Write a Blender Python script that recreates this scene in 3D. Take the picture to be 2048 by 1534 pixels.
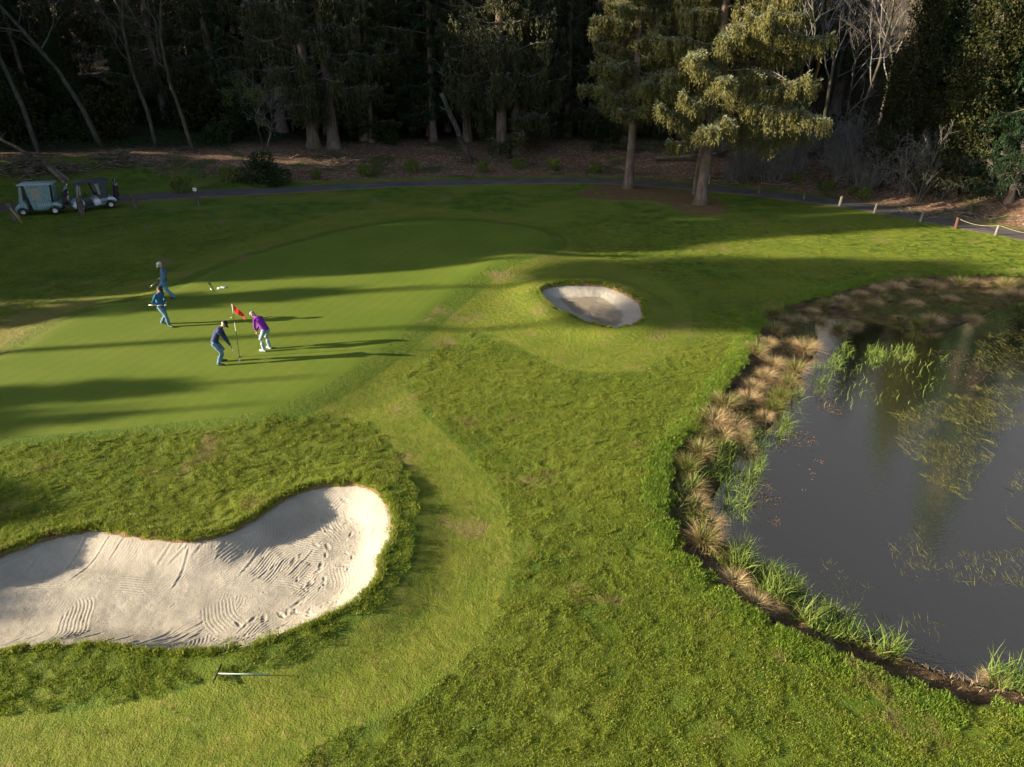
import bpy, math, random
import numpy as np

# ------------------------------------------------------------------ clear
for o in list(bpy.data.objects):
    bpy.data.objects.remove(o)
scene = bpy.context.scene
COL = scene.collection

# ------------------------------------------------------------------ camera
PITCH = math.radians(27.0)
CAM_H = 12.0
FOC = 1422.0            # focal length in pixels of a 2048 px wide frame
cam_d = bpy.data.cameras.new("camera")
cam_d.sensor_width = 36.0
cam_d.lens = FOC / 2048.0 * 36.0
cam_d.clip_start = 0.2
cam_d.clip_end = 2000.0
cam = bpy.data.objects.new("camera", cam_d)
cam.location = (0, 0, CAM_H)
cam.rotation_euler = (math.radians(90) - PITCH, 0, 0)
COL.objects.link(cam)
scene.camera = cam

# ------------------------------------------------------------------ sun and sky
SUN_ELEV = math.radians(15.6)
SHADOW_AZ = math.radians(9.0)          # shadows run towards +X, a little towards +Y
world = bpy.data.worlds.new("World")
scene.world = world
world.use_nodes = True
wn = world.node_tree
wn.nodes.clear()
w_out = wn.nodes.new("ShaderNodeOutputWorld")
w_bg = wn.nodes.new("ShaderNodeBackground")
w_bg.inputs["Strength"].default_value = 0.085
w_sky = wn.nodes.new("ShaderNodeTexSky")
w_sky.sky_type = 'NISHITA'
w_sky.sun_disc = False
w_sky.sun_elevation = SUN_ELEV
w_sky.sun_rotation = math.radians(261.0)
w_sky.air_density = 1.0
w_sky.dust_density = 1.5
# thin high cloud takes most of the blue out of the sky
w_bw = wn.nodes.new("ShaderNodeRGBToBW")
wn.links.new(w_sky.outputs[0], w_bw.inputs[0])
w_tc = wn.nodes.new("ShaderNodeTexCoord")
w_nz = wn.nodes.new("ShaderNodeTexNoise")
w_nz.inputs["Scale"].default_value = 2.2
w_nz.inputs["Detail"].default_value = 5.0
wn.links.new(w_tc.outputs["Generated"], w_nz.inputs["Vector"])
w_mr = wn.nodes.new("ShaderNodeMapRange")
w_mr.inputs[1].default_value = 0.4; w_mr.inputs[2].default_value = 0.65
w_mr.inputs[3].default_value = 0.0; w_mr.inputs[4].default_value = 0.45
wn.links.new(w_nz.outputs[0], w_mr.inputs[0])
w_mx = wn.nodes.new("ShaderNodeMix"); w_mx.data_type = 'RGBA'
wn.links.new(w_mr.outputs[0], w_mx.inputs[0])
wn.links.new(w_sky.outputs[0], w_mx.inputs[6])
wn.links.new(w_bw.outputs[0], w_mx.inputs[7])
# unseen sky greyed and darkened away from the sun, added to darken the pond
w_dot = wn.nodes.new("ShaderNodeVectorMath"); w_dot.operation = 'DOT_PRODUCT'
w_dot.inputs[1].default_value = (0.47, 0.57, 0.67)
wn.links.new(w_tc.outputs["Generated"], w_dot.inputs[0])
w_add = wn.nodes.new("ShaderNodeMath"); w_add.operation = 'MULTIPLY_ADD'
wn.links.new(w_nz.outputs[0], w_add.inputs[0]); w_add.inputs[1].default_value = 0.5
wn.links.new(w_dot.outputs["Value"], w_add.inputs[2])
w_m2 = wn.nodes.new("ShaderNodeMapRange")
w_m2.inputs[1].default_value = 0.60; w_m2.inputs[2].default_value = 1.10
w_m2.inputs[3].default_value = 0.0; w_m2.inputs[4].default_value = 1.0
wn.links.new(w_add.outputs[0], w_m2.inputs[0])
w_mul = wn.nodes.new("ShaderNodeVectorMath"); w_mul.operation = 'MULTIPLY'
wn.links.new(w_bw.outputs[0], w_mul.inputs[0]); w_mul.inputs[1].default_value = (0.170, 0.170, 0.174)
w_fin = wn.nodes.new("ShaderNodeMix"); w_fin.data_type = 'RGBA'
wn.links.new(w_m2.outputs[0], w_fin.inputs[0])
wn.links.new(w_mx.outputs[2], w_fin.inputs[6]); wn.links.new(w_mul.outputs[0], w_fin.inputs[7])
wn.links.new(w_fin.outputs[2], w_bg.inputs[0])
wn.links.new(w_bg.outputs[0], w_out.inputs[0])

sun_d = bpy.data.lights.new("sun", 'SUN')
sun_d.energy = 5.0
sun_d.angle = math.radians(0.55)
sun_d.color = (1.0, 0.84, 0.60)
sun = bpy.data.objects.new("sun", sun_d)
_sd = (math.cos(SUN_ELEV) * math.cos(SHADOW_AZ), math.cos(SUN_ELEV) * math.sin(SHADOW_AZ), -math.sin(SUN_ELEV))
from mathutils import Vector, Matrix
sun.rotation_euler = Vector(_sd).to_track_quat('-Z', 'Y').to_euler()
sun.location = (-60, -10, 40)
COL.objects.link(sun)

scene.view_settings.view_transform = 'Standard'
scene.view_settings.look = 'None'
scene.view_settings.exposure = 1.95
scene.view_settings.gamma = 1.0
scene.view_settings.use_curve_mapping = False
scene.cycles.max_bounces = 5
scene.cycles.diffuse_bounces = 2
scene.cycles.glossy_bounces = 2
scene.cycles.transmission_bounces = 3
scene.cycles.transparent_max_bounces = 6
scene.cycles.caustics_reflective = False
scene.cycles.caustics_refractive = False
scene.cycles.use_adaptive_sampling = True
scene.cycles.adaptive_threshold = 0.02
scene.cycles.use_denoising = True
scene.render.use_persistent_data = False

# ------------------------------------------------------------------ helpers
RNG = np.random.default_rng(7)


def unit(v):
    v = np.asarray(v, float)
    return v / (np.linalg.norm(v, axis=-1, keepdims=True) + 1e-12)


_F = np.array([0, math.cos(PITCH), -math.sin(PITCH)])
_D = np.array([0, -math.sin(PITCH), -math.cos(PITCH)])


def ray(px, py):
    u = (px - 1024.0) / FOC
    v = (py - 767.0) / FOC
    return _F + u * np.array([1.0, 0, 0]) + v * _D


def flat(px, py, z=0.0):
    d = ray(px, py)
    t = (z - CAM_H) / d[2]
    return (d[0] * t, d[1] * t)


def sstep(a, b, x):
    t = np.clip((x - a) / (b - a), 0, 1)
    return t * t * (3 - 2 * t)


def smooth_closed(P, n=8):
    P = np.asarray(P, float)
    N = len(P)
    out = []
    for i in range(N):
        p0, p1, p2, p3 = P[(i - 1) % N], P[i], P[(i + 1) % N], P[(i + 2) % N]
        for k in range(n):
            t = k / n
            out.append(0.5 * ((2 * p1) + (-p0 + p2) * t + (2 * p0 - 5 * p1 + 4 * p2 - p3) * t * t + (-p0 + 3 * p1 - 3 * p2 + p3) * t ** 3))
    return np.array(out)


def smooth_open(P, n=8):
    P = np.asarray(P, float)
    Q = np.vstack([2 * P[0] - P[1], P, 2 * P[-1] - P[-2]])
    out = []
    for i in range(1, len(Q) - 2):
        p0, p1, p2, p3 = Q[i - 1], Q[i], Q[i + 1], Q[i + 2]
        for k in range(n):
            t = k / n
            out.append(0.5 * ((2 * p1) + (-p0 + p2) * t + (2 * p0 - 5 * p1 + 4 * p2 - p3) * t * t + (-p0 + 3 * p1 - 3 * p2 + p3) * t ** 3))
    out.append(P[-1])
    return np.array(out)


def seg_dist(X, Y, P, closed):
    """distance to a polyline; for closed ones negative inside"""
    X = np.asarray(X, float); Y = np.asarray(Y, float)
    d2 = np.full(X.shape, 1e18)
    inside = np.zeros(X.shape, bool)
    n = len(P)
    for i in range(n if closed else n - 1):
        ax, ay = P[i]
        bx, by = P[(i + 1) % n]
        ex, ey = bx - ax, by - ay
        L = ex * ex + ey * ey + 1e-12
        t = np.clip(((X - ax) * ex + (Y - ay) * ey) / L, 0, 1)
        dx = X - ax - t * ex
        dy = Y - ay - t * ey
        np.minimum(d2, dx * dx + dy * dy, out=d2)
        if closed:
            c = (ay > Y) != (by > Y)
            if abs(by - ay) > 1e-12:
                inside ^= c & (X < (bx - ax) * (Y - ay) / (by - ay) + ax)
    d = np.sqrt(d2)
    return np.where(inside, -d, d) if closed else d


class SDF:
    """closed outline, with a cheap far-away answer"""
    def __init__(self, P, closed=True):
        self.P = np.asarray(P, float)
        self.closed = closed
        self.lo = self.P.min(0) - 6.0
        self.hi = self.P.max(0) + 6.0

    def __call__(self, X, Y):
        X = np.asarray(X, float); Y = np.asarray(Y, float)
        out = np.full(X.shape, 6.0)
        m = (X > self.lo[0]) & (X < self.hi[0]) & (Y > self.lo[1]) & (Y < self.hi[1])
        if m.any():
            out[m] = np.minimum(seg_dist(X[m], Y[m], self.P, self.closed), 6.0)
        return out


def vnoise(X, Y, s, seed=0):
    """value noise 0..1 of cell size s"""
    x = np.asarray(X, float) / s + 1000.3 + seed * 17.13
    y = np.asarray(Y, float) / s + 2000.7 + seed * 31.77
    xi = np.floor(x).astype(np.int64); yi = np.floor(y).astype(np.int64)
    fx = x - xi; fy = y - yi
    fx = fx * fx * (3 - 2 * fx); fy = fy * fy * (3 - 2 * fy)

    def h(a, b):
        n = (a * 374761393 + b * 668265263 + seed * 974711) & 0x7fffffff
        n = ((n ^ (n >> 13)) * 1274126177) & 0x7fffffff
        return ((n ^ (n >> 16)) & 0xffff) / 65535.0
    return (h(xi, yi) * (1 - fx) + h(xi + 1, yi) * fx) * (1 - fy) + (h(xi, yi + 1) * (1 - fx) + h(xi + 1, yi + 1) * fx) * fy


def fnoise(X, Y, s, seed=0, o=3):
    a = 0.0; w = 1.0; tot = 0.0
    for k in range(o):
        a = a + w * vnoise(X, Y, s / 2 ** k, seed + k * 5); tot += w; w *= 0.5
    return a / tot


# mesh builder: vertex, triangle and quad arrays with a material index
class MB:
    def __init__(self):
        self.v = []; self.n = 0
        self.f = []          # (array k x m, material)
        self.uv = []

    def add(self, V, F, mat=0):
        V = np.asarray(V, float).reshape(-1, 3)
        F = np.asarray(F, np.int64)
        if F.size:
            self.f.append((F + self.n, mat))
        self.v.append(V); self.n += len(V)
        return self

    def box(self, c, s, mat=0, rot=None, taper=(1, 1)):
        x, y, z = np.array(s) / 2.0
        tx, ty = taper
        V = np.array([[-x, -y, -z], [x, -y, -z], [x, y, -z], [-x, y, -z], [-x * tx, -y * ty, z], [x * tx, -y * ty, z], [x * tx, y * ty, z], [-x * tx, y * ty, z]])
        if rot is not None:
            V = V @ np.array(rot).T
        V = V + np.array(c)
        self.add(V, [[0, 3, 2, 1], [4, 5, 6, 7], [0, 1, 5, 4], [1, 2, 6, 5], [2, 3, 7, 6], [3, 0, 4, 7]], mat)
        return self

    def rbox(self, c, s, r, mat=0, rot=None, seg=3):
        """box with rounded vertical edges and chamfered top and bottom"""
        x, y, z = np.array(s) / 2.0
        pts = []
        for (sx, sy, a0) in ((1, 1, 0), (-1, 1, 90), (-1, -1, 180), (1, -1, 270)):
            for k in range(seg + 1):
                a = math.radians(a0 + 90 * k / seg)
                pts.append((sx * (x - r) + r * math.cos(a), sy * (y - r) + r * math.sin(a)))
        pts = np.array(pts)
        n = len(pts)
        ch = min(r * 0.6, z * 0.6)
        inset = 1 - ch / max(x, y)
        rings = [(-z, inset), (-z + ch, 1), (z - ch, 1), (z, inset)]
        V = np.vstack([np.c_[pts * k, np.full(n, h)] for h, k in rings])
        if rot is not None:
            V = V @ np.array(rot).T
        V = V + np.array(c)
        F = []
        for j in range(3):
            for i in range(n):
                F.append([j * n + i, j * n + (i + 1) % n, (j + 1) * n + (i + 1) % n, (j + 1) * n + i])
        base = self.n
        self.add(V, F, mat)
        self.ngon(list(range(base + 3 * n, base + 4 * n)), mat)
        self.ngon(list(range(base + n - 1, base - 1, -1)), mat)
        return self

    def ngon(self, idx, mat=0):
        self.f.append((np.array([idx], np.int64), mat))

    def tube(self, P, R, k=5, mat=0, cap=True, flat_y=1.0):
        P = np.asarray(P, float)
        n = len(P)
        R = np.broadcast_to(np.asarray(R, float), (n,))
        T = np.gradient(P, axis=0) if n > 2 else np.tile(P[-1] - P[0], (n, 1))
        T = unit(T)
        ref = np.array([0.0, 0, 1]) if abs(T[0][2]) < 0.9 else np.array([1.0, 0, 0])
        A = unit(np.cross(T, ref)); B = np.cross(T, A)
        a = np.linspace(0, 2 * math.pi, k, endpoint=False)
        V = P[:, None, :] + R[:, None, None] * (np.cos(a)[None, :, None] * A[:, None, :] + flat_y * np.sin(a)[None, :, None] * B[:, None, :])
        i = np.arange(n - 1)[:, None]; j = np.arange(k)[None, :]
        F = np.stack([i * k + j, (i + 1) * k + j, (i + 1) * k + (j + 1) % k, i * k + (j + 1) % k], -1).reshape(-1, 4)
        base = self.n
        self.add(V.reshape(-1, 3), F, mat)
        if cap:
            self.ngon(list(range(base, base + k)), mat)
            self.ngon(list(range(base + n * k - 1, base + (n - 1) * k - 1, -1)), mat)
        return self

    def leaves(self, P, D, S, L, W, mat=0, kind='tri'):
        """one small leaf face each: P base, D growth direction, S side direction"""
        P = np.asarray(P, float); n = len(P)
        if n == 0:
            return self
        D = unit(D); S = unit(S - (np.sum(np.asarray(S) * D, -1, keepdims=True)) * D)
        L = np.broadcast_to(np.asarray(L, float), (n,))[:, None]
        W = np.broadcast_to(np.asarray(W, float), (n,))[:, None]
        if kind == 'tri':
            V = np.stack([P - S * W / 2, P + S * W / 2, P + D * L], 1)
            F = np.arange(3 * n).reshape(n, 3)
        else:
            V = np.stack([P, P + D * L * 0.45 + S * W / 2, P + D * L, P + D * L * 0.45 - S * W / 2], 1)
            F = np.arange(4 * n).reshape(n, 4)
        self.add(V.reshape(-1, 3), F, mat)
        return self

    def mesh(self, name, mats, smooth=False):
        me = bpy.data.meshes.new(name)
        V = np.vstack(self.v) if self.v else np.zeros((0, 3))
        me.vertices.add(len(V))
        me.vertices.foreach_set("co", V.astype(np.float32).ravel())
        tot = [np.full(len(F), F.shape[1], np.int32) for F, m in self.f]
        idx = [F.ravel() for F, m in self.f]
        mi = [np.full(len(F), m, np.int32) for F, m in self.f]
        tot = np.concatenate(tot); idx = np.concatenate(idx).astype(np.int32); mi = np.concatenate(mi)
        st = np.concatenate([[0], np.cumsum(tot)[:-1]]).astype(np.int32)
        me.loops.add(len(idx))
        me.loops.foreach_set("vertex_index", idx)
        me.polygons.add(len(tot))
        me.polygons.foreach_set("loop_start", st)
        me.polygons.foreach_set("loop_total", tot)
        for m in (mats if isinstance(mats, (list, tuple)) else [mats]):
            me.materials.append(m)
        me.polygons.foreach_set("material_index", mi)
        if smooth:
            me.polygons.foreach_set("use_smooth", np.ones(len(tot), bool))
        me.update(calc_edges=True)
        return me

    def build(self, name, mats, parent=None, smooth=False, loc=None):
        return link(name, self.mesh(name, mats, smooth), parent, loc)


def link(name, data, parent=None, loc=None):
    o = bpy.data.objects.new(name, data)
    COL.objects.link(o)
    if parent is not None:
        o.parent = parent
    if loc is not None:
        o.location = loc
    return o


def tag(o, label=None, cat=None, group=None, kind=None):
    if label: o["label"] = label
    if cat: o["category"] = cat
    if group: o["group"] = group
    if kind: o["kind"] = kind
    return o


def thing(name, label, cat, loc=(0, 0, 0), rz=0.0, group=None):
    o = link(name, None, None, loc)
    o.rotation_euler = (0, 0, rz)
    o.empty_display_size = 0.2
    return tag(o, label, cat, group)


def copy_tree(o, parent=None):
    c = o.copy()
    COL.objects.link(c)
    if parent is not None:
        c.parent = parent
    for ch in o.children:
        copy_tree(ch, c)
    return c


def rotz(a):
    c, s = math.cos(a), math.sin(a)
    return np.array([[c, -s, 0], [s, c, 0], [0, 0, 1.0]])


def roty(a):
    c, s = math.cos(a), math.sin(a)
    return np.array([[c, 0, s], [0, 1.0, 0], [-s, 0, c]])


def rotx(a):
    c, s = math.cos(a), math.sin(a)
    return np.array([[1.0, 0, 0], [0, c, -s], [0, s, c]])


# ------------------------------------------------------------------ materials
def new_mat(name):
    m = bpy.data.materials.new(name)
    m.use_nodes = True
    nt = m.node_tree
    nt.nodes.clear()
    out = nt.nodes.new("ShaderNodeOutputMaterial")
    return m, nt, out


class G:
    """tiny node graph helper"""
    def __init__(self, nt):
        self.nt = nt

    def n(self, typ, ins=None, **kw):
        nd = self.nt.nodes.new(typ)
        for k, v in kw.items():
            setattr(nd, k, v)
        for k, v in (ins or {}).items():
            s = nd.inputs[k]
            if isinstance(v, bpy.types.NodeSocket):
                self.nt.links.new(v, s)
            else:
                if isinstance(v, (tuple, list)) and len(v) == 3 and s.type == 'RGBA':
                    v = (*v, 1)
                s.default_value = v
        return nd

    def math(self, op, a, b=0.0, c=None, clamp=False):
        ins = {0: a, 1: b}
        if c is not None: ins[2] = c
        nd = self.n("ShaderNodeMath", ins, operation=op)
        nd.use_clamp = clamp
        return nd.outputs[0]

    def noise(self, vec, scale, detail=3.0, rough=0.55, dist=0.0):
        return self.n("ShaderNodeTexNoise", {"Vector": vec, "Scale": scale, "Detail": detail, "Roughness": rough, "Distortion": dist}).outputs[0]

    def ramp(self, x, a, b, lo=0.0, hi=1.0, smooth=True):
        nd = self.n("ShaderNodeMapRange", {0: x, 1: a, 2: b, 3: lo, 4: hi})
        nd.interpolation_type = 'SMOOTHSTEP' if smooth else 'LINEAR'
        return nd.outputs[0]

    def mix(self, f, a, b, blend='MIX'):
        nd = self.nt.nodes.new("ShaderNodeMix")
        nd.data_type = 'RGBA'
        nd.blend_type = blend
        for s, v in ((nd.inputs[0], f), (nd.inputs[6], a), (nd.inputs[7], b)):
            if isinstance(v, bpy.types.NodeSocket):
                self.nt.links.new(v, s)
            else:
                s.default_value = (*v, 1) if isinstance(v, (tuple, list)) and len(v) == 3 else v
        return nd.outputs[2]

    def attr(self, name):
        return self.n("ShaderNodeAttribute", attribute_name=name).outputs["Fac"]

    def pos(self):
        return self.n("ShaderNodeNewGeometry").outputs["Position"]

    def scalevec(self, v, s):
        return self.n("ShaderNodeVectorMath", {0: v, 1: s}, operation='MULTIPLY').outputs[0]


def simple_mat(name, col, rough=0.7, metal=0.0, noise=0.0, nscale=8.0, bump=0.0, spec=0.3, obj_coords=True):
    m, nt, out = new_mat(name)
    g = G(nt)
    b = g.n("ShaderNodeBsdfPrincipled", {"Base Color": col, "Roughness": rough, "Metallic": metal, "Specular IOR Level": spec})
    if noise > 0 or bump > 0:
        tc = g.n("ShaderNodeTexCoord").outputs["Object"]
        nz = g.noise(tc, nscale, 4.0)
        if noise > 0:
            dark = tuple(c * (1 - noise) for c in col)
            lite = tuple(min(1, c * (1 + noise * 0.7)) for c in col)
            nt.links.new(g.mix(g.ramp(nz, 0.3, 0.7), dark, lite), b.inputs["Base Color"])
        if bump > 0:
            bp = g.n("ShaderNodeBump", {"Height": nz, "Strength": bump, "Distance": 0.05})
            nt.links.new(bp.outputs[0], b.inputs["Normal"])
    nt.links.new(b.outputs[0], out.inputs[0])
    return m


def leaf_mat(name, cols, wscale=0.6, trans=0.25, rough=0.6, hue_noise=6.0, spec=0.2):
    """foliage: colour varies leaf by leaf and clump by clump, some light passes through"""
    m, nt, out = new_mat(name)
    g = G(nt)
    p = g.pos()
    rnd = g.n("ShaderNodeNewGeometry").outputs["Random Per Island"]
    c = g.mix(rnd, cols[0], cols[1])
    c = g.mix(g.ramp(g.noise(p, wscale, 3.0), 0.38, 0.62), c, cols[2])
    c = g.mix(g.ramp(g.noise(p, hue_noise, 2.0), 0.55, 0.75), c, cols[3])
    d = g.n("ShaderNodeBsdfPrincipled", {"Base Color": c, "Roughness": rough, "Specular IOR Level": spec})
    t = g.n("ShaderNodeBsdfTranslucent", {"Color": c})
    mx = g.n("ShaderNodeMixShader", {0: trans, 1: d.outputs[0], 2: t.outputs[0]})
    nt.links.new(mx.outputs[0], out.inputs[0])
    return m
# ------------------------------------------------------------------ outlines (traced once, laid on the ground in metres)
def onground(L, z=0.0):
    return [flat(x, y, z) for x, y in L]


green_line = SDF(smooth_closed(onground([
    (-380, 960), (-120, 900), (120, 882), (330, 862), (520, 838), (640, 790), (705, 752), (770, 706), (840, 652), (905, 600), (970, 556), (1050, 522),
    (1100, 496), (1085, 472), (1020, 458), (930, 450), (820, 450), (700, 468), (590, 496), (500, 524), (420, 556), (330, 600),
    (210, 626), (120, 660), (30, 715), (-90, 760), (-300, 820)])))
apron_line = SDF(smooth_closed(onground([
    (-420, 1010), (-120, 925), (60, 893), (240, 872), (430, 860), (560, 838), (680, 836), (750, 862), (800, 915), (840, 985), (848, 1060), (835, 1130), (800, 1190), (735, 1252),
    (640, 1315), (560, 1350), (470, 1368), (330, 1400), (180, 1425), (0, 1438), (-200, 1450), (-200, 1560), (0, 1600), (200, 1620), (420, 1620), (560, 1560), (640, 1490), (760, 1440), (870, 1370), (950, 1290), (1000, 1200), (1022, 1120),
    (1015, 1050), (990, 985), (935, 915), (880, 860), (815, 790), (818, 745), (860, 700), (930, 668), (990, 672), (1050, 700),
    (1120, 735), (1200, 745), (1290, 735), (1350, 700), (1385, 655), (1370, 600), (1310, 560), (1220, 528), (1150, 505),
    (1140, 480), (1080, 455), (950, 425), (820, 415), (690, 425), (560, 460), (420, 510), (300, 560), (150, 600), (0, 650), (-200, 720), (-440, 800)])))
bunkA = SDF(smooth_closed(onground([
    (-330, 1215), (-120, 1165), (60, 1090), (180, 1062), (250, 1070), (330, 1080), (420, 1078), (500, 1045), (560, 1005), (620, 980), (690, 974),
    (735, 980), (765, 1002), (783, 1040), (782, 1090), (762, 1125), (755, 1165), (715, 1215), (650, 1248), (560, 1285), (480, 1305),
    (400, 1314), (320, 1312), (230, 1300), (130, 1298), (0, 1312), (-200, 1345), (-380, 1340)])))
bunkB = SDF(smooth_closed(onground([
    (1081, 600), (1110, 591), (1160, 589), (1210, 590), (1250, 603), (1277, 620), (1284, 642), (1276, 660), (1252, 670), (1218, 672), (1180, 663), (1135, 645), (1095, 622)], -0.2)))
bankL = smooth_closed(onground([
    (2350, 1570), (2048, 1432), (1930, 1414), (1800, 1370), (1660, 1312), (1560, 1266), (1450, 1190), (1370, 1115), (1335, 1040), (1328, 960), (1345, 895),
    (1395, 835), (1430, 785), (1485, 715), (1515, 655), (1560, 612), (1640, 588), (1720, 567), (1810, 551), (1900, 547), (2060, 546), (2300, 552), (2700, 570), (3300, 700), (3300, 1300)]))
bank = SDF(bankL)
waterL = smooth_closed(onground([
    (2350, 1500), (2060, 1385), (1960, 1372), (1830, 1325), (1700, 1262), (1600, 1222), (1500, 1140), (1440, 1075), (1430, 1000), (1470, 930),
    (1520, 880), (1575, 815), (1600, 760), (1640, 700), (1640, 645), (1700, 640), (1800, 655), (1860, 668), (1930, 650), (2000, 618), (2100, 600), (2300, 606), (2600, 640), (3100, 760), (3100, 1250)], -0.45))
waterline = SDF(waterL)
path_pts = smooth_open(onground([(-330, 452), (-150, 440), (0, 430), (130, 420), (260, 409), (400, 397), (600, 380), (800, 369), (1000, 364), (1150, 362), (1300, 367), (1440, 378), (1560, 391),
                                 (1700, 410), (1850, 435), (1960, 455), (2100, 482), (2350, 540)]))
path_line = SDF(path_pts, closed=False)
chipL = smooth_closed(onground([(-900, 395), (-300, 385), (0, 368), (110, 362), (230, 356), (300, 366), (400, 362), (470, 372), (560, 367), (700, 362), (850, 357), (1000, 354), (1150, 352), (1300, 357), (1420, 364), (1500, 371),
                                (1600, 385), (1720, 405), (1850, 425), (1960, 444), (2100, 468), (2400, 520)]) + [(140, 60), (200, 400), (-200, 400), (-160, 60)], 2)
chips = SDF(chipL)
ringA = SDF(smooth_closed(onground([(1150, 388), (1230, 366), (1330, 376), (1400, 385), (1440, 400), (1460, 422), (1420, 432), (1360, 425), (1330, 408), (1290, 402), (1200, 400)])))


def bankdist(X, Y):
    return bank(X, Y)


PX = path_pts[:, 0]; PY = path_pts[:, 1]


def beyond(X, Y):
    """metres behind the cart path"""
    o = np.argsort(PX)
    return Y - np.interp(X, PX[o], PY[o])


_mound = flat(1120, 545)
_ridge = smooth_open(onground([(-100, 985), (120, 960), (330, 935), (520, 905), (650, 890), (750, 930), (815, 1010), (822, 1080), (790, 1150), (700, 1240), (560, 1325), (400, 1355), (200, 1370), (0, 1370)]))
ridge = SDF(_ridge, closed=False)


def height(X, Y, sand=False):
    X = np.asarray(X, float); Y = np.asarray(Y, float)
    h = 0.16 * (fnoise(X, Y, 14.0, 3, 2) - 0.5) + 0.05 * (fnoise(X, Y, 3.0, 5, 2) - 0.5) * sstep(0, 1.5, green_line(X, Y))
    sg = green_line(X, Y)
    h = h + 0.30 * sstep(2.6, -0.6, sg)
    # high side at the far left of the green, falls to the right
    h = h + 0.5 * sstep(-14, -32, X) * sstep(34, 42, Y)
    # ridge of long grass round the big bunker
    rd = ridge(X, Y)
    h = h + 0.12 * np.exp(-(rd / 1.3) ** 2)
    sa = bunkA(X, Y)
    h = h - 0.36 * sstep(0.10, -1.0, sa)
    # mound round the small bunker
    sb = bunkB(X, Y)
    m = np.exp(-(((X - _mound[0] + 0.6) / 4.2) ** 2 + ((Y - _mound[1]) / 3.0) ** 2))
    h = h + 0.50 * m + 0.10 * np.exp(-((sb - 0.7) / 1.1) ** 2)
    h = h - 0.17 * sstep(0.15, -1.4, sb)
    # pond
    sp = bank(X, Y)
    sw = waterline(X, Y)
    h = h * sstep(-1.5, 1.0, sp) - 0.20 * sstep(0.05, -0.40, sp) - 0.16 * sstep(-.3, -2.0, sp)
    h = np.where(sp < -0.1, h + 0.16 * (fnoise(X, Y, 1.1, 8, 3) - 0.5) * sstep(-0.1, -0.6, sp), h)
    wet = sstep(0.35, -0.35, sw)
    h = h * (1 - wet) + wet * (-0.62 - 0.35 * sstep(-0.3, -6, sw))
    # ground behind the path climbs to the woods
    by = beyond(X, Y)
    h = h + 0.05 * sstep(1.0, 2.5, by) + 1.5 * sstep(2.0, 16.0, by) + 0.35 * (fnoise(X, Y, 2.6, 11, 3) - 0.4) * sstep(2.5, 6, by)
    hill = np.clip(Y - 78 - 0.10 * np.abs(X + 10), 0, None)
    h = h + 0.42 * hill * sstep(0, 40, hill) + 0.05 * hill
    if not sand:
        ss = np.minimum(sa, sb)
        h = h + 0.15 * sstep(-0.02, 0.12, ss) * sstep(1.6, 0.2, ss) - 0.22 * sstep(-0.05, -0.3, ss)
    return h


def gz(x, y):
    return float(height(np.array([x]), np.array([y]))[0])


def ground(px, py, dz=0.0):
    """where the sight line of a pixel meets the ground, as a world point"""
    d = ray(px, py)
    t = (0 - CAM_H) / min(d[2], -0.02)
    lo = 0.3 * t
    # march
    ts = np.linspace(4.0, 140.0, 1400)
    P = np.array([0, 0, CAM_H]) + ts[:, None] * d
    H = height(P[:, 0], P[:, 1])
    k = np.argmax(P[:, 2] < H)
    if P[k, 2] >= H[k]:
        k = len(ts) - 1
    a = ts[max(k - 1, 0)]; b = ts[k]
    for _ in range(12):
        m = 0.5 * (a + b); q = np.array([0, 0, CAM_H]) + m * d
        if q[2] < gz(q[0], q[1]): b = m
        else: a = m
    q = np.array([0, 0, CAM_H]) + b * d
    return np.array([q[0], q[1], gz(q[0], q[1]) + dz])


# ------------------------------------------------------------------ turf colour (shared by the ground and the grass that grows on it)
def turf_colour(g, p):
    big = g.noise(p, 0.16, 4.0, 0.6)
    mid = g.noise(p, 0.9, 4.0, 0.6)
    fine = g.noise(p, 5.0, 4.0, 0.65)
    c = g.mix(g.ramp(mid, 0.3, 0.7), (0.040, 0.084, 0.008), (0.108, 0.148, 0.014))
    c = g.mix(g.ramp(big, 0.40, 0.62), c, (0.122, 0.155, 0.020))
    c = g.mix(g.math('MULTIPLY', g.ramp(fine, 0.56, 0.72), 0.45), c, (0.215, 0.185, 0.045))
    return c, big, mid, fine


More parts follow.
